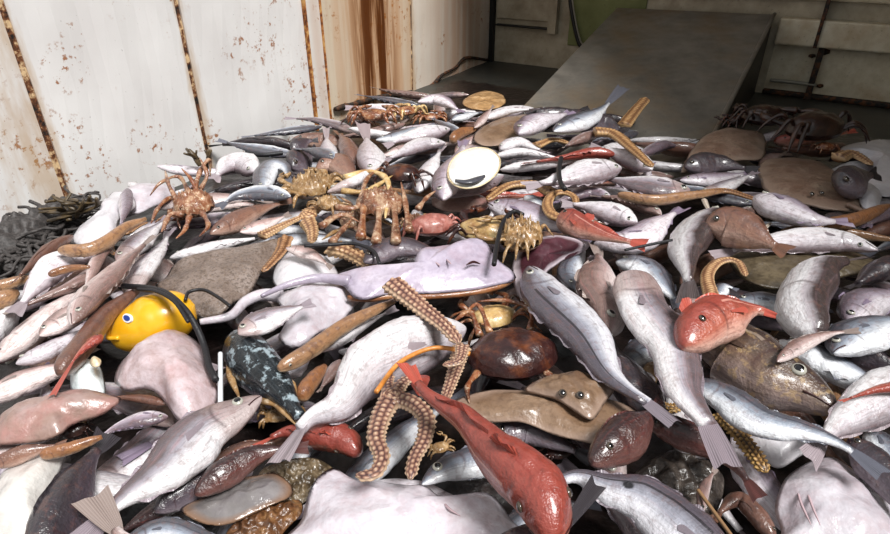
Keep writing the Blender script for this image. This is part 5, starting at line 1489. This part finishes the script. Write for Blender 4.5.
def yellow_float():
    M_Y = plain('yellow_plastic', '#e0a00e', 0.28, 25, 0.08, 0.4, var='#e8b024')
    s = mpp(unp(150, 320, 0.05))
    R = 32 * s
    C = unp(155, 321, 0.055)
    loc = C.copy(); loc[2] = heap(C[0], C[1]) 
    root = empty('trawl_float', loc)
    tag(root, 'yellow plastic trawl float with a blue and white mark and black cords', 'float')
    V, Fa = [], []
    nr, na = 24, 48
    ax = norm(np.array([0.88, 0.40, 0.25])); up = norm(np.array([-0.2, -0.25, 1.0]) - ax * (np.array([-0.2, -0.25, 1.0]) @ ax)); sd = np.cross(ax, up)
    for i in range(nr + 1):
        u = i / nr
        x = -1.08 + 2.16 * u
        r = (max(0.0, 1 - abs(x / 1.08) ** 2.6)) ** 0.5
        r *= (1 - 0.30 * max(0.0, -x) ** 1.5) * 0.9
        if 0.44 < u < 0.56: r *= 1.03
        for j in range(na):
            t = 2 * math.pi * j / na
            V.append(C + (ax * x * 1.2 + up * math.cos(t) * r * 0.95 + sd * math.sin(t) * r * 0.95) * R)
    for i in range(nr):
        for j in range(na):
            a, b = i * na + j, i * na + (j + 1) % na
            Fa.append((a, b, b + na, a + na))
    mesh_obj('shell', V, Fa, M_Y, root, loc)
    # lug with a hole at the near end
    def onf(x, t, k=1.0):
        r = (max(0.0, 1 - abs(x / 1.08) ** 2.6)) ** 0.5 * (1 - 0.30 * max(0.0, -x) ** 1.5) * 0.9
        return C + (ax * x * 1.2 + up * math.cos(t) * r * 0.95 * k + sd * math.sin(t) * r * 0.95 * k) * R
    P = np.array([onf(-0.75, 0.9, 1.02), onf(-0.98, 0.6, 1.3), onf(-1.02, 0.0, 1.3), onf(-0.85, -0.5, 1.02)])
    v_, f_, _ = tube_arrays(catmull(P, 20), np.full(20, R * 0.07), nv=8)
    mesh_obj('lug', v_, f_, M_Y, root, loc)
    def disc(nm, c, n_, r, h, m_, sq=1.0):
        a_ = norm(np.cross(n_, [0, 0, 1.0])); b_ = np.cross(n_, a_)
        V = [c + n_ * h + (a_ * math.cos(t) + b_ * math.sin(t) * sq) * r for t in np.linspace(0, 2 * math.pi, 24, endpoint=False)]
        V += [v - n_ * h * 2 for v in V[:24]]
        Fa = [tuple(range(23, -1, -1)), tuple(range(24, 48))] + [(i, (i + 1) % 24, 24 + (i + 1) % 24, 24 + i) for i in range(24)]
        return mesh_obj(nm, V, Fa, m_, root, loc, smooth=False)
    best = None
    for x_ in np.linspace(-0.95, 0.3, 40):
        for t_ in np.linspace(-1.5, 1.5, 50):
            pp = onf(x_, t_)
            if (pp - C) @ np.array([0, -0.7, 0.7]) < 0: continue
            e_ = math.dist(project(pp), (130, 316))
            if best is None or e_ < best[0]: best = (e_, pp)
    c = best[1]; n_ = norm(c - C)
    disc('emblem_ground', c, n_, R * 0.21, 0.0022, plain('white_print', '#e6e8ee', 0.3), 0.6)
    disc('emblem', c + n_ * 0.001, n_, R * 0.15, 0.0026, plain('blue_print', '#24408f', 0.3), 0.5)
yellow_float()
cord('cord', [(122,288),(146,290,.03),(166,296,.05),(184,312,.045),(196,332,.02),(203,350),(207,368),(214,382)], 2.6, M_CORD, 'black cord running over the yellow float down to the monkfish', L=3.6)
cord('cord', [(182,300),(186,292),(200,290),(214,297),(226,306)], 1.6, M_CORD, 'thin black cord looping over the speckled ray', L=3.8)
cord('cord', [(142,288,.02),(160,290,.04),(178,300,.045),(192,320,.03)], 1.6, M_CORD, 'thin black cord at the top of the yellow float', L=4.2)
cord('cord', [(566,160),(564,172),(566,184),(570,190)], 2.0, M_CORD, 'black cord tied around a white fish', L=4.2)
cord('cord', [(503,262),(506,240),(511,222),(520,213),(529,216)], 2.2, M_CORD, 'black cord arching over the golden brown crab', L=4.0)
cord('cord', [(305,245),(330,244),(352,243),(370,250),(376,262)], 1.6, M_CORD, 'black cord behind the ridged starfish arm', L=3.2)
cord('cord', [(246,153),(262,155),(283,153)], 2.2, M_CORD, 'short black rope end against the white wall', L=2.0)
cord('white_rod', [(219,356),(219,380),(219,408)], 2.2, plain('white_plastic', '#d6dade', 0.3), 'thin white rod standing right of the monkfish', L=3.4, cat='rod')
cord('seaweed_strand', [(376,392),(398,364),(425,350),(446,348),(470,354)], 2.3, plain('orange_weed', '#b8702a', 0.35, var='#d49048'), 'thin orange strand arching over the starfish in the centre', L=5.0, cat='seaweed')
cord('cord', [(625,250),(648,245),(672,240)], 1.3, M_CORD, 'thin black cord under the broad lilac fish', L=5.0)
cord('twig', [(698,490),(714,512),(736,542)], 1.8, plain('tan_twig', '#8a6a4a', 0.5), 'thin tan twig at the bottom right beside the haddock', L=3.2, cat='twig')
slab('red_fin', [(408,372),(420,372),(430,375),(424,388),(418,392)], MAT['gurnard'], 'small torn red fin beside the starfish centre', 'fin', L=2.6, thick=0.008, single=True)

# black net bundled against the left wall
def net_pile():
    rg = random.Random(3)
    M_NET = plain('black_net', '#2a2726', 0.6, 160, 0.5, var='#474240')
    parts = []
    c0 = unp(28, 246, 0.02)
    loc = c0.copy()
    outline = [(-30,252),(0,234),(37,221),(70,205),(95,198),(92,214),(67,230),(28,262),(0,280),(-30,290)]
    for k in range(150):
        # random pixel inside the outline
        while True:
            x, y = rg.uniform(-30, 95), rg.uniform(198, 288)
            ins = False
            for i in range(len(outline)):
                x1, y1 = outline[i]; x2, y2 = outline[i - 1]
                if (y1 > y) != (y2 > y) and x < (x2 - x1) * (y - y1) / (y2 - y1) + x1: ins = not ins
            if ins: break
        p = unp(x, y, rg.uniform(0.02, 0.075))
        a = rg.uniform(0, 6.28)
        P = [p]
        for q_ in range(5):
            a += rg.uniform(-1.3, 1.3)
            P.append(P[-1] + np.array([math.cos(a) * .03, math.sin(a) * .03, rg.uniform(-.012, .012)]))
        v_, f_, _ = tube_arrays(catmull(P, 22), np.full(22, rg.uniform(.0035, .007)), nv=6)
        parts.append((v_, f_))
    v_, f_ = joinm(parts)
    root = mesh_obj('fishing_net', v_, f_, M_NET, None, loc, kind='stuff')
    tag(root, 'heap of black fishing net against the white wall at the left', 'net')
    slab('net_mass', outline, M_NET, '', '', parent=root, partname='net_mass', lift=0.02, thick=0.06, lumps=0.03, lumpscale=38, nr=30, na=120)
net_pile()
def weed(path_list, label, L):
    parts = []
    for pth in path_list:
        Q = catmull([unp(x, y, L + h) for x, y, h in pth], 16)
        v_, f_, _ = tube_arrays(Q, np.abs(np.sin(np.linspace(.6, 2.9, 16))) * .011 + .002, np.full(16, .004), nv=6)
        parts.append((v_, f_))
    v_, f_ = joinm(parts)
    o = mesh_obj('seaweed', v_, f_, plain('dark_weed', '#3f3426', 0.45, var='#5a4a30'), None, np.array(parts[0][0][0]))
    tag(o, label, 'seaweed')
rg = random.Random(5)
weed([[(60 + rg.uniform(-20, 18), 214 + rg.uniform(-5, 6), 0.0), (58 + 8 * k % 40 + 2, 206 + rg.uniform(-6, 4), .03), (40 + k * 6, 203 - 0.2 * k * 6 + rg.uniform(-6, 6), .07)] for k in range(10)], 'brown seaweed fronds on top of the black net', 0.05)
weed([[(200, 166, 0.03), (196, 158, .06), (188 + rg.uniform(-4, 10), 152 + rg.uniform(-4, 4), .09)] for k in range(5)] + [[(206, 170, 0.03), (209, 160, .08), (205 + 3 * k, 150, .12)] for k in range(3)], 'dark weed hanging over the spider crab at the foot of the wall joint', 0.03)

# ------------------------------------------------------------------ half buried fish in the gaps of the heap
def copy_tree(o, parent=None):
    c = o.copy()
    COL.objects.link(c)
    if parent is not None:
        c.parent = parent
    for ch in list(o.children):
        copy_tree(ch, c)
    return c
PROTO = [('whiting', .040, 85), ('pale', .036, 120), ('lilac', .034, 95), ('pink', .036, 70), ('dark', .036, 40), ('silver', .036, 95), ('brown', .034, 40), ('gurnard', .030, 40), ('eel', .012, 0)]
BURIED = {'whiting': 'silver grey fish', 'pale': 'white fish', 'lilac': 'lilac fish', 'pink': 'pinkish fish', 'dark': 'dark fish', 'silver': 'blue silver fish', 'brown': 'brown fish', 'gurnard': 'red fish', 'eel': 'thin tan eel'}
ANCHORS = [(150,320,'yellow float'), (225,275,'speckled ray'), (200,205,'spider crab by the wall'), (45,245,'black net'), (430,265,'lilac skate'), (513,357,'round brown crab'), (470,166,'white oval shell'), (385,205,'pale-legged spider crab'),
 (770,372,'brown cod head'), (480,440,'long red gurnard'), (400,430,'knobbly starfish'), (190,445,'long whiting'), (590,345,'big haddock'), (675,355,'big white whiting'), (640,500,'spotted haddock'), (550,410,'brown flatfish'),
 (800,262,'olive sole'), (805,182,'round brown ray'), (730,145,'curled ray wing'), (812,128,'dark glossy crab'), (630,150,'golden starfish arm'), (560,205,'coiled golden arm'), (590,172,'fish tied with cord'), (165,375,'monkfish belly'),
 (265,370,'blue lobster'), (365,375,'white crossing-tail fish'), (330,440,'red gurnard head'), (400,510,'bottom white skate'), (830,500,'pinkish corner skate'), (730,320,'right red gurnard'), (815,300,'hanging white fish head'), (315,315,'white skate underside'),
 (20,490,'spotted white belly'), (60,415,'brownish pink wing'), (80,480,'dark grey fish'), (230,500,'grey jellyfish'), (550,255,'maroon flatfish'), (640,230,'broad lilac fish'), (690,265,'dark-backed fish'), (312,190,'encrusted tan crab'),
 (368,145,'upright white tail'), (405,110,'rust crabs at the back'), (500,128,'small brown flatfish'), (320,105,'rusty wall post'), (605,100,'steel chute'), (875,170,'white belly at right'), (760,450,'golden grainy arm'), (860,400,'cream white fish'), (60,320,'gaping pinkish fish'), (100,295,'pink silver fish'), (762,230,'small white starfish'), (865,330,'speckled grey fish'), (690,193,'long thin tan eel'), (434,226,'pinkish red crab'), (526,236,'corded golden crab'), (310,225,'tan knobbly starfish'), (270,195,'arched grey fish'), (690,490,'lumpy shell clump'), (620,440,'dark red fish'), (445,470,'grey fish head')]
TAKEN = set()
def buried_label(kd, q_):
    cand = sorted(ANCHORS, key=lambda a_: math.dist(a_[:2], q_))
    for i_ in range(12):
        a_ = cand[i_]
        dx_, dy_ = q_[0] - a_[0], q_[1] - a_[1]
        side = ('right of' if dx_ > 0 else 'left of') if abs(dx_) > 1.3 * abs(dy_) else ('in front of' if dy_ > 0 else 'behind')
        tries = [f"{BURIED[kd]} half buried {side} the {a_[2]}"]
        tries.append(f"{BURIED[kd]} half buried between the {a_[2]} and the {cand[0 if i_ else 1][2]}")
        for t_ in tries:
            if t_ not in TAKEN and len(t_.split()) <= 16:
                TAKEN.add(t_)
                return t_
    return f"{BURIED[kd]} half buried near the {cand[0][2]}"
HIDDEN = {0, 1, 3, 4, 8, 11, 19, 28, 29, 37, 44, 51, 56, 59, 60, 66, 70, 71, 72, 81, 82, 91, 93, 97, 106, 120, 122, 123, 124, 136, 138, 139, 141, 145, 147, 151, 161, 168, 181, 183, 189, 190, 197, 198}
SPOT = {}
protos = []
for kd, a_, rl_ in PROTO:
    b_ = rnd.uniform(-.04, .04)
    r_ = fish3(kd, [np.array(p) for p in [(-.19, 0, 0), (-.08, b_, .0), (.06, b_, 0), (.19, -b_ * .5, -.005)]], a_, rl_, BURIED[kd] + ' half buried in the heap', 80)
    r_['group'] = 'half buried ' + NAMES[kd].replace('_', ' ') + ' in the gaps'
    protos.append(r_)
rg = random.Random(11)
W = [5, 5, 3, 3, 3, 4, 2, 1, 2]
used = set()
spots = []
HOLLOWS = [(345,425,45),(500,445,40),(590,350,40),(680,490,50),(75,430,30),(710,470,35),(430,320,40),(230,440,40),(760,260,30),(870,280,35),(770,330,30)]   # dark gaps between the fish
y = 0.55
while y < 4.2:
    x = -2.6 + rg.uniform(0, .2)
    while x < 3.2:
        px_ = x + rg.uniform(-.05, .05); py_ = y + rg.uniform(-.04, .04)
        x += 0.22
        d = (CORNER[0] - px_) * BNRM[0] + (CORNER[1] - py_) * BNRM[1]
        e = (px_ - W0[0]) * WNRM[0] + (py_ - W0[1]) * WNRM[1]
        sc_ = (px_ - CORNER[0]) * BDIR[0] + (py_ - CORNER[1]) * BDIR[1]
        if d < (1.64 if sc_ < 2.2 else 1.38) or e > -0.2:
            continue
        q_ = project((px_, py_, 0.1))
        if not (-70 < q_[0] < 960 and q_[1] < 590):
            continue
        if any(math.dist(q_, h_[:2]) < h_[2] for h_ in HOLLOWS):
            continue
        spots.append((px_, py_))
    y += 0.135
for n_, (px_, py_) in enumerate(spots):
    k = rg.choices(range(len(protos)), W)[0]
    far = sm(1.3, 2.0, py_)
    z_ = heap(px_, py_) - 0.022 + 0.024 * far + rg.uniform(-.012, .015)
    turn = rg.choice((0, math.pi)) + rg.gauss(0.1, 0.4) if rg.random() < far * 0.8 else rg.uniform(0, 6.28)
    tl_ = (rg.uniform(-.15, .15), rg.uniform(-.12, .12))
    if n_ in HIDDEN:
        continue                       # nothing of it would show
    o = protos[k] if k not in used else copy_tree(protos[k])
    used.add(k)
    o['label'] = buried_label(PROTO[k][0], project((px_, py_, z_)))
    o.location = (px_, py_, z_)
    o.rotation_euler = (tl_[0], tl_[1], turn)
    SPOT[n_] = o
# the heap goes on a little beyond both sides of the picture
for (px_, py_) in [(x_, y_) for y_ in np.arange(0.5, 2.9, 0.15) for x_ in np.arange(-2.5, 3.2, 0.24)]:
    px_ += rg.uniform(-.05, .05); py_ += rg.uniform(-.04, .04)
    d = (CORNER[0] - px_) * BNRM[0] + (CORNER[1] - py_) * BNRM[1]
    e = (px_ - W0[0]) * WNRM[0] + (py_ - W0[1]) * WNRM[1]
    q_ = project((px_, py_, 0.1))
    if d < 1.5 or e > -0.25 or (-65 < q_[0] < 955) or not (-260 < q_[0] < 1180) or q_[1] > 600:
        continue
    k = rg.choices(range(len(protos)), W)[0]
    if k not in used:
        continue
    o = copy_tree(protos[k])
    o['label'] = buried_label(PROTO[k][0], q_)
    o.location = (px_, py_, heap(px_, py_) + rg.uniform(-.01, .03))
    o.rotation_euler = (rg.uniform(-.15, .15), rg.uniform(-.12, .12), rg.uniform(0, 6.28))
for k, o in enumerate(protos):
    if k not in used:
        for c_ in list(o.children_recursive) + [o]:
            bpy.data.objects.remove(c_)

# ------------------------------------------------------------------ each piece lies on the ones below instead of cutting into them
SETTLE = {
 'seaweed_mat.001': (0.0016, -0.0035, 0.0046),
 'dark_fish.007': (-0.0312, -0.0543, 0.053),
 'dark_fish.009': (-0.0032, -0.0085, 0.0171),
 'jellyfish': (0.0037, 0.0009, 0.009),
 'skate.004': (0.0378, -0.0542, 0.0231),
 'dark_fish.001': (0.0125, -0.0071, 0.0086),
 'skate.001': (0.0004, -0.0036, 0.0048),
 'fish_belly.001': (-0.0161, -0.0078, 0.0057),
 'pink_fish.002': (-0.0022, 0.002, 0.0033),
 'skate.002': (0.0049, -0.0032, 0.004),
 'ray.003': (0.0227, -0.0254, 0.0245),
 'skate.003': (0.08, -0.0942, 0.0439),
 'dark_fish.011': (-0.0256, -0.0329, 0.0372),
 'ray': (-0.002, -0.0156, 0.0056),
 'dark_red_fish.001': (0.0094, -0.0188, 0.0214),
 'dark_fish.015': (-0.0571, -0.0748, 0.0386),
 'flatfish': (-0.0129, -0.0356, 0.0285),
 'pink_fish.006': (0.038, -0.0523, 0.0317),
 'crab.002': (-0.005, -0.0462, 0.0125),
 'crab.001': (-0.0044, -0.1379, 0.0382),
 'lilac_fish.014': (-0.0431, -0.0443, 0.0243),
 'lilac_fish.007': (-0.0014, -0.0054, 0.0023),
 'silver_fish.002': (0.0017, -0.0054, 0.0021),
 'silver_fish.003': (0.0068, -0.0858, 0.035),
 'flatfish.006': (-0.002, -0.0103, 0.0058),
 'tan_eel': (0.0401, -0.037, 0.0228),
 'pink_fish.010': (-0.0085, -0.0347, 0.0114),
 'lobster': (-0.0028, -0.0132, 0.0111),
 'dark_fish': (0.0031, -0.0031, 0.0041),
 'spider_crab.004': (0.0013, 0.0026, 0.0022),
 'pale_fish.007': (-0.0104, -0.1222, 0.0361),
 'silver_fish.016': (-0.0185, -0.0214, 0.0128),
 'pale_fish.009': (-0.0071, -0.017, 0.0038),
 'dark_fish.012': (-0.0096, -0.0287, 0.0076),
 'brown_fish.002': (0.0239, -0.0151, 0.0257),
 'whiting.007': (-0.0025, -0.005, 0.0021),
 'silver_fish.001': (0.0082, -0.0479, 0.018),
 'pale_fish.020': (-0.0514, -0.0525, 0.0425),
 'monkfish': (0.0105, -0.0042, 0.0035),
 'crab.009': (-0.0054, -0.0218, 0.0079),
 'pink_fish.011': (0.0042, -0.0167, 0.0054),
 'pale_fish.021': (-0.0287, -0.0405, 0.0214),
 'pink_fish.012': (-0.0037, -0.0184, 0.0046),
 'red_gurnard.001': (-0.0146, -0.0527, 0.0213),
 'silver_fish.015': (-0.0901, -0.078, 0.0582),
 'dark_red_fish.003': (-0.0027, -0.0195, 0.0202),
 'brown_fish.004': (0.0674, -0.0846, 0.0376),
 'pale_fish.017': (0.0073, -0.0082, 0.0114),
 'pale_fish.010': (0.0086, -0.0168, 0.0065),
 'crab.007': (-0.003, -0.0456, 0.0184),
 'dark_red_fish.002': (-0.0198, -0.0397, 0.0502),
 'pink_fish.007': (0.0423, -0.0631, 0.0358),
 'red_fin': (0.0008, -0.0216, 0.0117),
 'spider_crab.005': (0.0047, -0.0427, 0.0216),
 'seaweed': (0.0602, -0.0843, 0.0353),
 'pale_fish.001': (0.0343, -0.0347, 0.0203),
 'starfish.009': (-0.0026, -0.005, 0.0021),
 'starfish.012': (0.0253, -0.0281, 0.0144),
 'dark_fish.006': (0.0128, -0.0472, 0.0258),
 'dark_backed_fish': (-0.0024, 0.0031, 0.0025),
 'silver_fish.007': (-0.0326, -0.1207, 0.0405),
 'brown_fish.003': (0.0265, -0.0248, 0.0184),
 'brown_crab.001': (0.0081, -0.1263, 0.0405),
 'lilac_fish.011': (-0.0035, -0.0121, 0.0027),
 'flatfish.002': (0.0051, -0.0114, 0.0017),
 'pale_fish.016': (-0.0405, -0.0695, 0.0391),
 'orange_eel': (0.0143, -0.007, 0.0075),
 'lilac_fish.002': (0.0836, -0.1055, 0.0475),
 'dark_fish.013': (-0.057, -0.0987, 0.031),
 'twig': (-0.0023, -0.0034, 0.0044),
 'starfish.006': (-0.0031, -0.0539, 0.0239),
 'pink_fish.005': (0.0398, -0.0705, 0.0443),
 'whiting.001': (0.0196, -0.0178, 0.0124),
 'red_gurnard': (0.039, -0.0407, 0.0313),
 'pink_fish.017': (-0.0796, -0.0935, 0.072),
 'spider_crab.006': (0.0229, -0.0954, 0.035),
 'orange_eel.004': (-0.0375, -0.0491, 0.0231),
 'whiting.003': (0.0174, -0.0551, 0.0219),
 'red_gurnard.002': (-0.032, -0.0891, 0.0434),
 'whiting': (-0.0035, 0.0018, 0.004),
 'red_gurnard.006': (-0.0664, -0.0901, 0.0607),
 'pink_fish.003': (0.0112, -0.0042, 0.0029),
 'tan_eel.002': (0.0665, -0.0861, 0.0478),
 'lilac_fish.012': (-0.0538, -0.0893, 0.0428),
 'orange_eel.001': (0.0298, -0.0424, 0.0282),
 'starfish.003': (-0.0149, -0.0711, 0.0218),
 'pale_fish.005': (-0.0049, 0.0001, 0.002),
 'lilac_fish.004': (-0.0027, -0.0091, 0.005),
 'silver_fish.013': (-0.0263, -0.0393, 0.0369),
 'brown_crab.003': (-0.0703, -0.0921, 0.0256),
 'dark_backed_fish.001': (-0.0657, -0.0538, 0.044),
 'tan_eel.003': (-0.0181, -0.0367, 0.0133),
 'brown_fish.008': (-0.0445, -0.1214, 0.0601),
 'haddock.001': (-0.0077, -0.009, 0.0046),
 'dark_fish.008': (-0.011, -0.0137, 0.0194),
 'pale_fish.012': (-0.0023, -0.0249, 0.0059),
 'brown_crab.002': (-0.0765, -0.1439, 0.0362),
 'tan_eel.004': (0.0072, -0.0281, 0.0213),
 'haddock': (-0.0091, -0.039, 0.0264),
 'brown_crab': (-0.0019, -0.0142, 0.011),
 'spider_crab': (0.0014, -0.1508, 0.0599),
 'whiting.005': (-0.0344, -0.0581, 0.0466),
 'starfish.001': (0.0181, -0.1021, 0.0849),
 'cod': (-0.0028, -0.0041, 0.0034),
 'pale_fish.011': (-0.0031, -0.0499, 0.0203),
 'lilac_fish.006': (0.0201, -0.1231, 0.0476),
 'flatfish.001': (-0.0087, -0.0307, 0.0274),
 'starfish.002': (-0.0083, -0.0091, 0.0078),
 'starfish.008': (0.003, -0.0094, 0.0056),
 'pink_fish.013': (-0.0104, -0.0203, 0.0094),
 'oval_shell': (0.0081, -0.1548, 0.0518),
 'skate': (0.0003, -0.0052, 0.0031),
 'red_gurnard.004': (-0.0027, -0.0576, 0.0717),
 'red_gurnard.005': (-0.0558, -0.1057, 0.0795),
 'whiting.006': (0.0557, -0.093, 0.0764),
 'white_rod': (0.0021, 0.0037, 0.0037),
 'crab.008': (-0.0327, -0.1472, 0.0667),
 'cord.005': (0.0201, -0.084, 0.0419),
 'pale_fish.014': (-0.0195, -0.0763, 0.0293),
 'trawl_float': (0.0053, -0.0168, 0.0062),
 'cord.004': (-0.0331, -0.1065, 0.0536),
 'cord.003': (-0.0342, -0.0792, 0.036),
 'cord': (0.005, -0.001, 0.0062),
 'cord.001': (0.0193, -0.0234, 0.015),
 'cord.002': (-0.0006, -0.0148, 0.0059),
 'whiting.028': (-0.025, 0.0, 0.0),
 'silver_fish.019': (0.025, 0.0, 0.0),
 'dark_fish.032': (0.05, 0.0, -0.016),
 'brown_fish.013': (0.025, 0.0, 0.0),
 'whiting.022': (0.0, -0.05, -0.016),
 'brown_fish.012': (0.05, 0.0, -0.016),
 'pale_fish.022': (-0.05, 0.0, -0.008),
 'pale_fish.046': (0.0, 0.05, 0.0),
 'silver_fish.038': (0.0, -0.05, 0.0),
 'dark_fish.035': (-0.025, 0.0, 0.0),
 'pink_fish.029': (0.05, 0.0, -0.008),
 'dark_fish.029': (0.05, 0.0, -0.008),
 'whiting.011': (0.0, -0.025, -0.032),
 'pink_fish.034': (0.025, 0.0, 0.0),
 'pale_fish.051': (-0.05, 0.0, 0.0),
 'silver_fish.021': (-0.025, 0.0, 0.0),
 'pale_fish.050': (0.0, 0.0, -0.024),
 'dark_fish.031': (0.0, 0.0, -0.032),
 'pink_fish.032': (-0.025, 0.0, -0.016),
 'pink_fish.027': (0.0, -0.05, -0.056),
 'whiting.030': (-0.025, 0.0, -0.008),
 'pale_fish.052': (0.025, 0.0, -0.024),
 'lilac_fish.029': (0.0, 0.0, -0.016),
 'dark_fish.025': (0.025, 0.0, 0.0),
 'whiting.026': (0.0, -0.025, 0.0),
 'whiting.013': (-0.025, 0.0, 0.0),
 'dark_fish.036': (0.0, 0.05, -0.04),
 'lilac_fish.019': (0.05, 0.0, -0.04),
 'brown_fish.017': (0.0, 0.025, -0.008),
 'dark_fish.030': (0.05, 0.0, -0.056),
 'brown_fish.019': (-0.025, 0.0, 0.0),
 'lilac_fish.022': (0.05, 0.0, -0.024),
 'whiting.020': (-0.025, 0.0, -0.048),
 'pink_fish.024': (0.025, 0.0, 0.0),
 'pink_fish.021': (0.05, 0.0, -0.024),
 'pale_fish.044': (0.0, 0.025, -0.04),
 'whiting.009': (-0.05, 0.0, -0.048),
 'red_gurnard.007': (0.0, 0.05, -0.008),
 'silver_fish.026': (0.025, 0.0, -0.024),
 'whiting.024': (0.05, 0.0, 0.0),
 'whiting.029': (0.0, 0.05, -0.048),
 'whiting.025': (0.0, 0.0, -0.016),
 'tan_eel.012': (-0.025, 0.0, -0.008),
 'pale_fish.023': (-0.025, 0.0, -0.024),
 'whiting.031': (0.0, -0.05, -0.024),
 'dark_fish.023': (-0.05, 0.0, -0.024),
 'lilac_fish.025': (0.0, 0.0, -0.04),
 'brown_fish.015': (0.0, 0.05, 0.0),
 'pale_fish.027': (0.0, -0.05, -0.016),
 'pale_fish.054': (0.025, 0.0, 0.0),
 'whiting.015': (0.0, -0.025, 0.0),
 'whiting.023': (0.0, -0.05, -0.048),
 'dark_fish.022': (0.0, 0.05, -0.04),
 'whiting.032': (0.0, 0.05, 0.0),
 'lilac_fish.031': (0.0, -0.05, 0.0),
 'pale_fish.053': (0.025, 0.0, -0.04),
 'pink_fish.035': (0.0, 0.0, -0.048),
 'pale_fish.030': (0.0, -0.05, 0.0),
 'dark_fish.041': (0.025, 0.0, 0.0),
 'silver_fish.030': (0.0, 0.0, -0.032),
 'lilac_fish.015': (0.05, 0.0, 0.0),
 'pink_fish.023': (-0.05, 0.0, -0.04),
 'whiting.010': (-0.05, 0.0, 0.0),
 'silver_fish.024': (0.05, 0.0, 0.0),
 'silver_fish.028': (0.0, 0.0, -0.032),
 'brown_fish.021': (0.0, -0.025, -0.04),
 'pale_fish.038': (-0.05, 0.0, -0.024),
 'silver_fish.025': (0.0, -0.05, -0.008),
 'pink_fish.028': (0.0, 0.05, -0.008),
 'pink_fish.031': (0.05, 0.0, -0.056),
 'dark_fish.038': (0.0, 0.0, -0.064),
 'tan_eel.008': (0.025, 0.0, -0.024),
 'silver_fish.034': (0.0, -0.05, -0.048),
 'pale_fish.042': (-0.025, 0.0, -0.056),
 'pink_fish.030': (-0.05, 0.0, -0.016),
 'whiting.021': (-0.025, 0.0, -0.04),
 'red_gurnard.008': (0.0, 0.0, -0.04),
 'pale_fish.034': (0.0, -0.025, -0.032),
 'silver_fish.035': (0.05, 0.0, -0.032),
 'pink_fish.022': (0.0, 0.0, -0.032),
 'silver_fish.029': (-0.05, 0.0, 0.0),
 'silver_fish.033': (0.0, 0.0, -0.048),
 'dark_fish.037': (0.0, 0.05, -0.056),
 'tan_eel.010': (0.0, 0.05, -0.016),
 'whiting.018': (-0.05, 0.0, 0.0),
 'silver_fish.036': (0.0, 0.025, -0.032),
 'lilac_fish.017': (0.0, -0.025, 0.0),
 'dark_fish.034': (0.025, 0.0, -0.056),
 'pale_fish.029': (-0.025, 0.0, -0.032),
 'pink_fish.033': (-0.025, 0.0, 0.0),
 'dark_fish.019': (-0.025, 0.0, -0.032),
 'pale_fish.039': (-0.025, 0.0, -0.04),
 'pale_fish.031': (0.0, 0.05, -0.04),
 'pale_fish.043': (0.0, 0.05, -0.048),
 'lilac_fish.020': (0.0, 0.05, -0.048),
 'silver_fish.031': (0.0, 0.05, 0.0),
 'brown_fish.016': (0.025, 0.0, -0.048),
 'dark_fish.018': (0.0, -0.025, -0.024),
 'pale_fish.033': (0.0, 0.05, -0.056),
 'pink_fish.020': (0.0, -0.05, -0.04),
 'whiting.027': (0.025, 0.0, -0.032),
 'pale_fish.037': (0.0, -0.05, -0.016),
 'whiting.019': (0.0, -0.05, -0.04),
 'pale_fish.036': (0.025, 0.0, -0.064),
 'pale_fish.040': (0.0, 0.0, -0.008),
 'tan_eel.009': (0.0, 0.0, -0.016),
 'dark_fish.024': (0.025, 0.0, 0.0),
 'silver_fish.041': (0.0, 0.025, 0.0),
 'pale_fish.057': (0.025, 0.0, -0.024),
 'lilac_fish.035': (-0.025, 0.0, 0.0),
 'silver_fish.043': (0.0, -0.025, -0.008),
 'brown_fish.023': (0.05, 0.0, -0.032),
 'pale_fish.056': (-0.025, 0.0, 0.0),
 'lilac_fish.037': (-0.05, 0.0, -0.032),
 'silver_fish.045': (0.05, 0.0, 0.0),
 'whiting.039': (0.025, 0.0, -0.024),
 'pink_fish.037': (0.0, 0.0, -0.008),
 'whiting.037': (0.05, 0.0, -0.032),
 'lilac_fish.032': (0.05, 0.0, -0.016),
 'whiting.038': (0.0, 0.0, -0.056),
 'whiting.036': (0.0, -0.05, -0.008),
 'lilac_fish.034': (0.05, 0.0, -0.016),
 'lilac_fish.036': (0.025, 0.0, -0.016),
 'silver_fish.042': (0.0, -0.025, 0.0),
 'lilac_fish.038': (0.025, 0.0, 0.0),
}
NO_ROOM = ['dark_fish.028', 'whiting.012', 'dark_fish.033', 'pale_fish.048', 'pale_fish.049', 'dark_fish.017', 'lilac_fish.018', 'pale_fish.028', 'brown_fish.020', 'dark_fish.027', 'pale_fish.041', 'lilac_fish.021']
for nm_, v_ in SETTLE.items():
    o = bpy.data.objects.get(nm_)
    if o:
        o.location = o.location + Vector(v_)
for nm_ in NO_ROOM:                    # half buried fish that found no free gap
    o = bpy.data.objects.get(nm_)
    if o:
        for c_ in list(o.children_recursive) + [o]:
            bpy.data.objects.remove(c_)
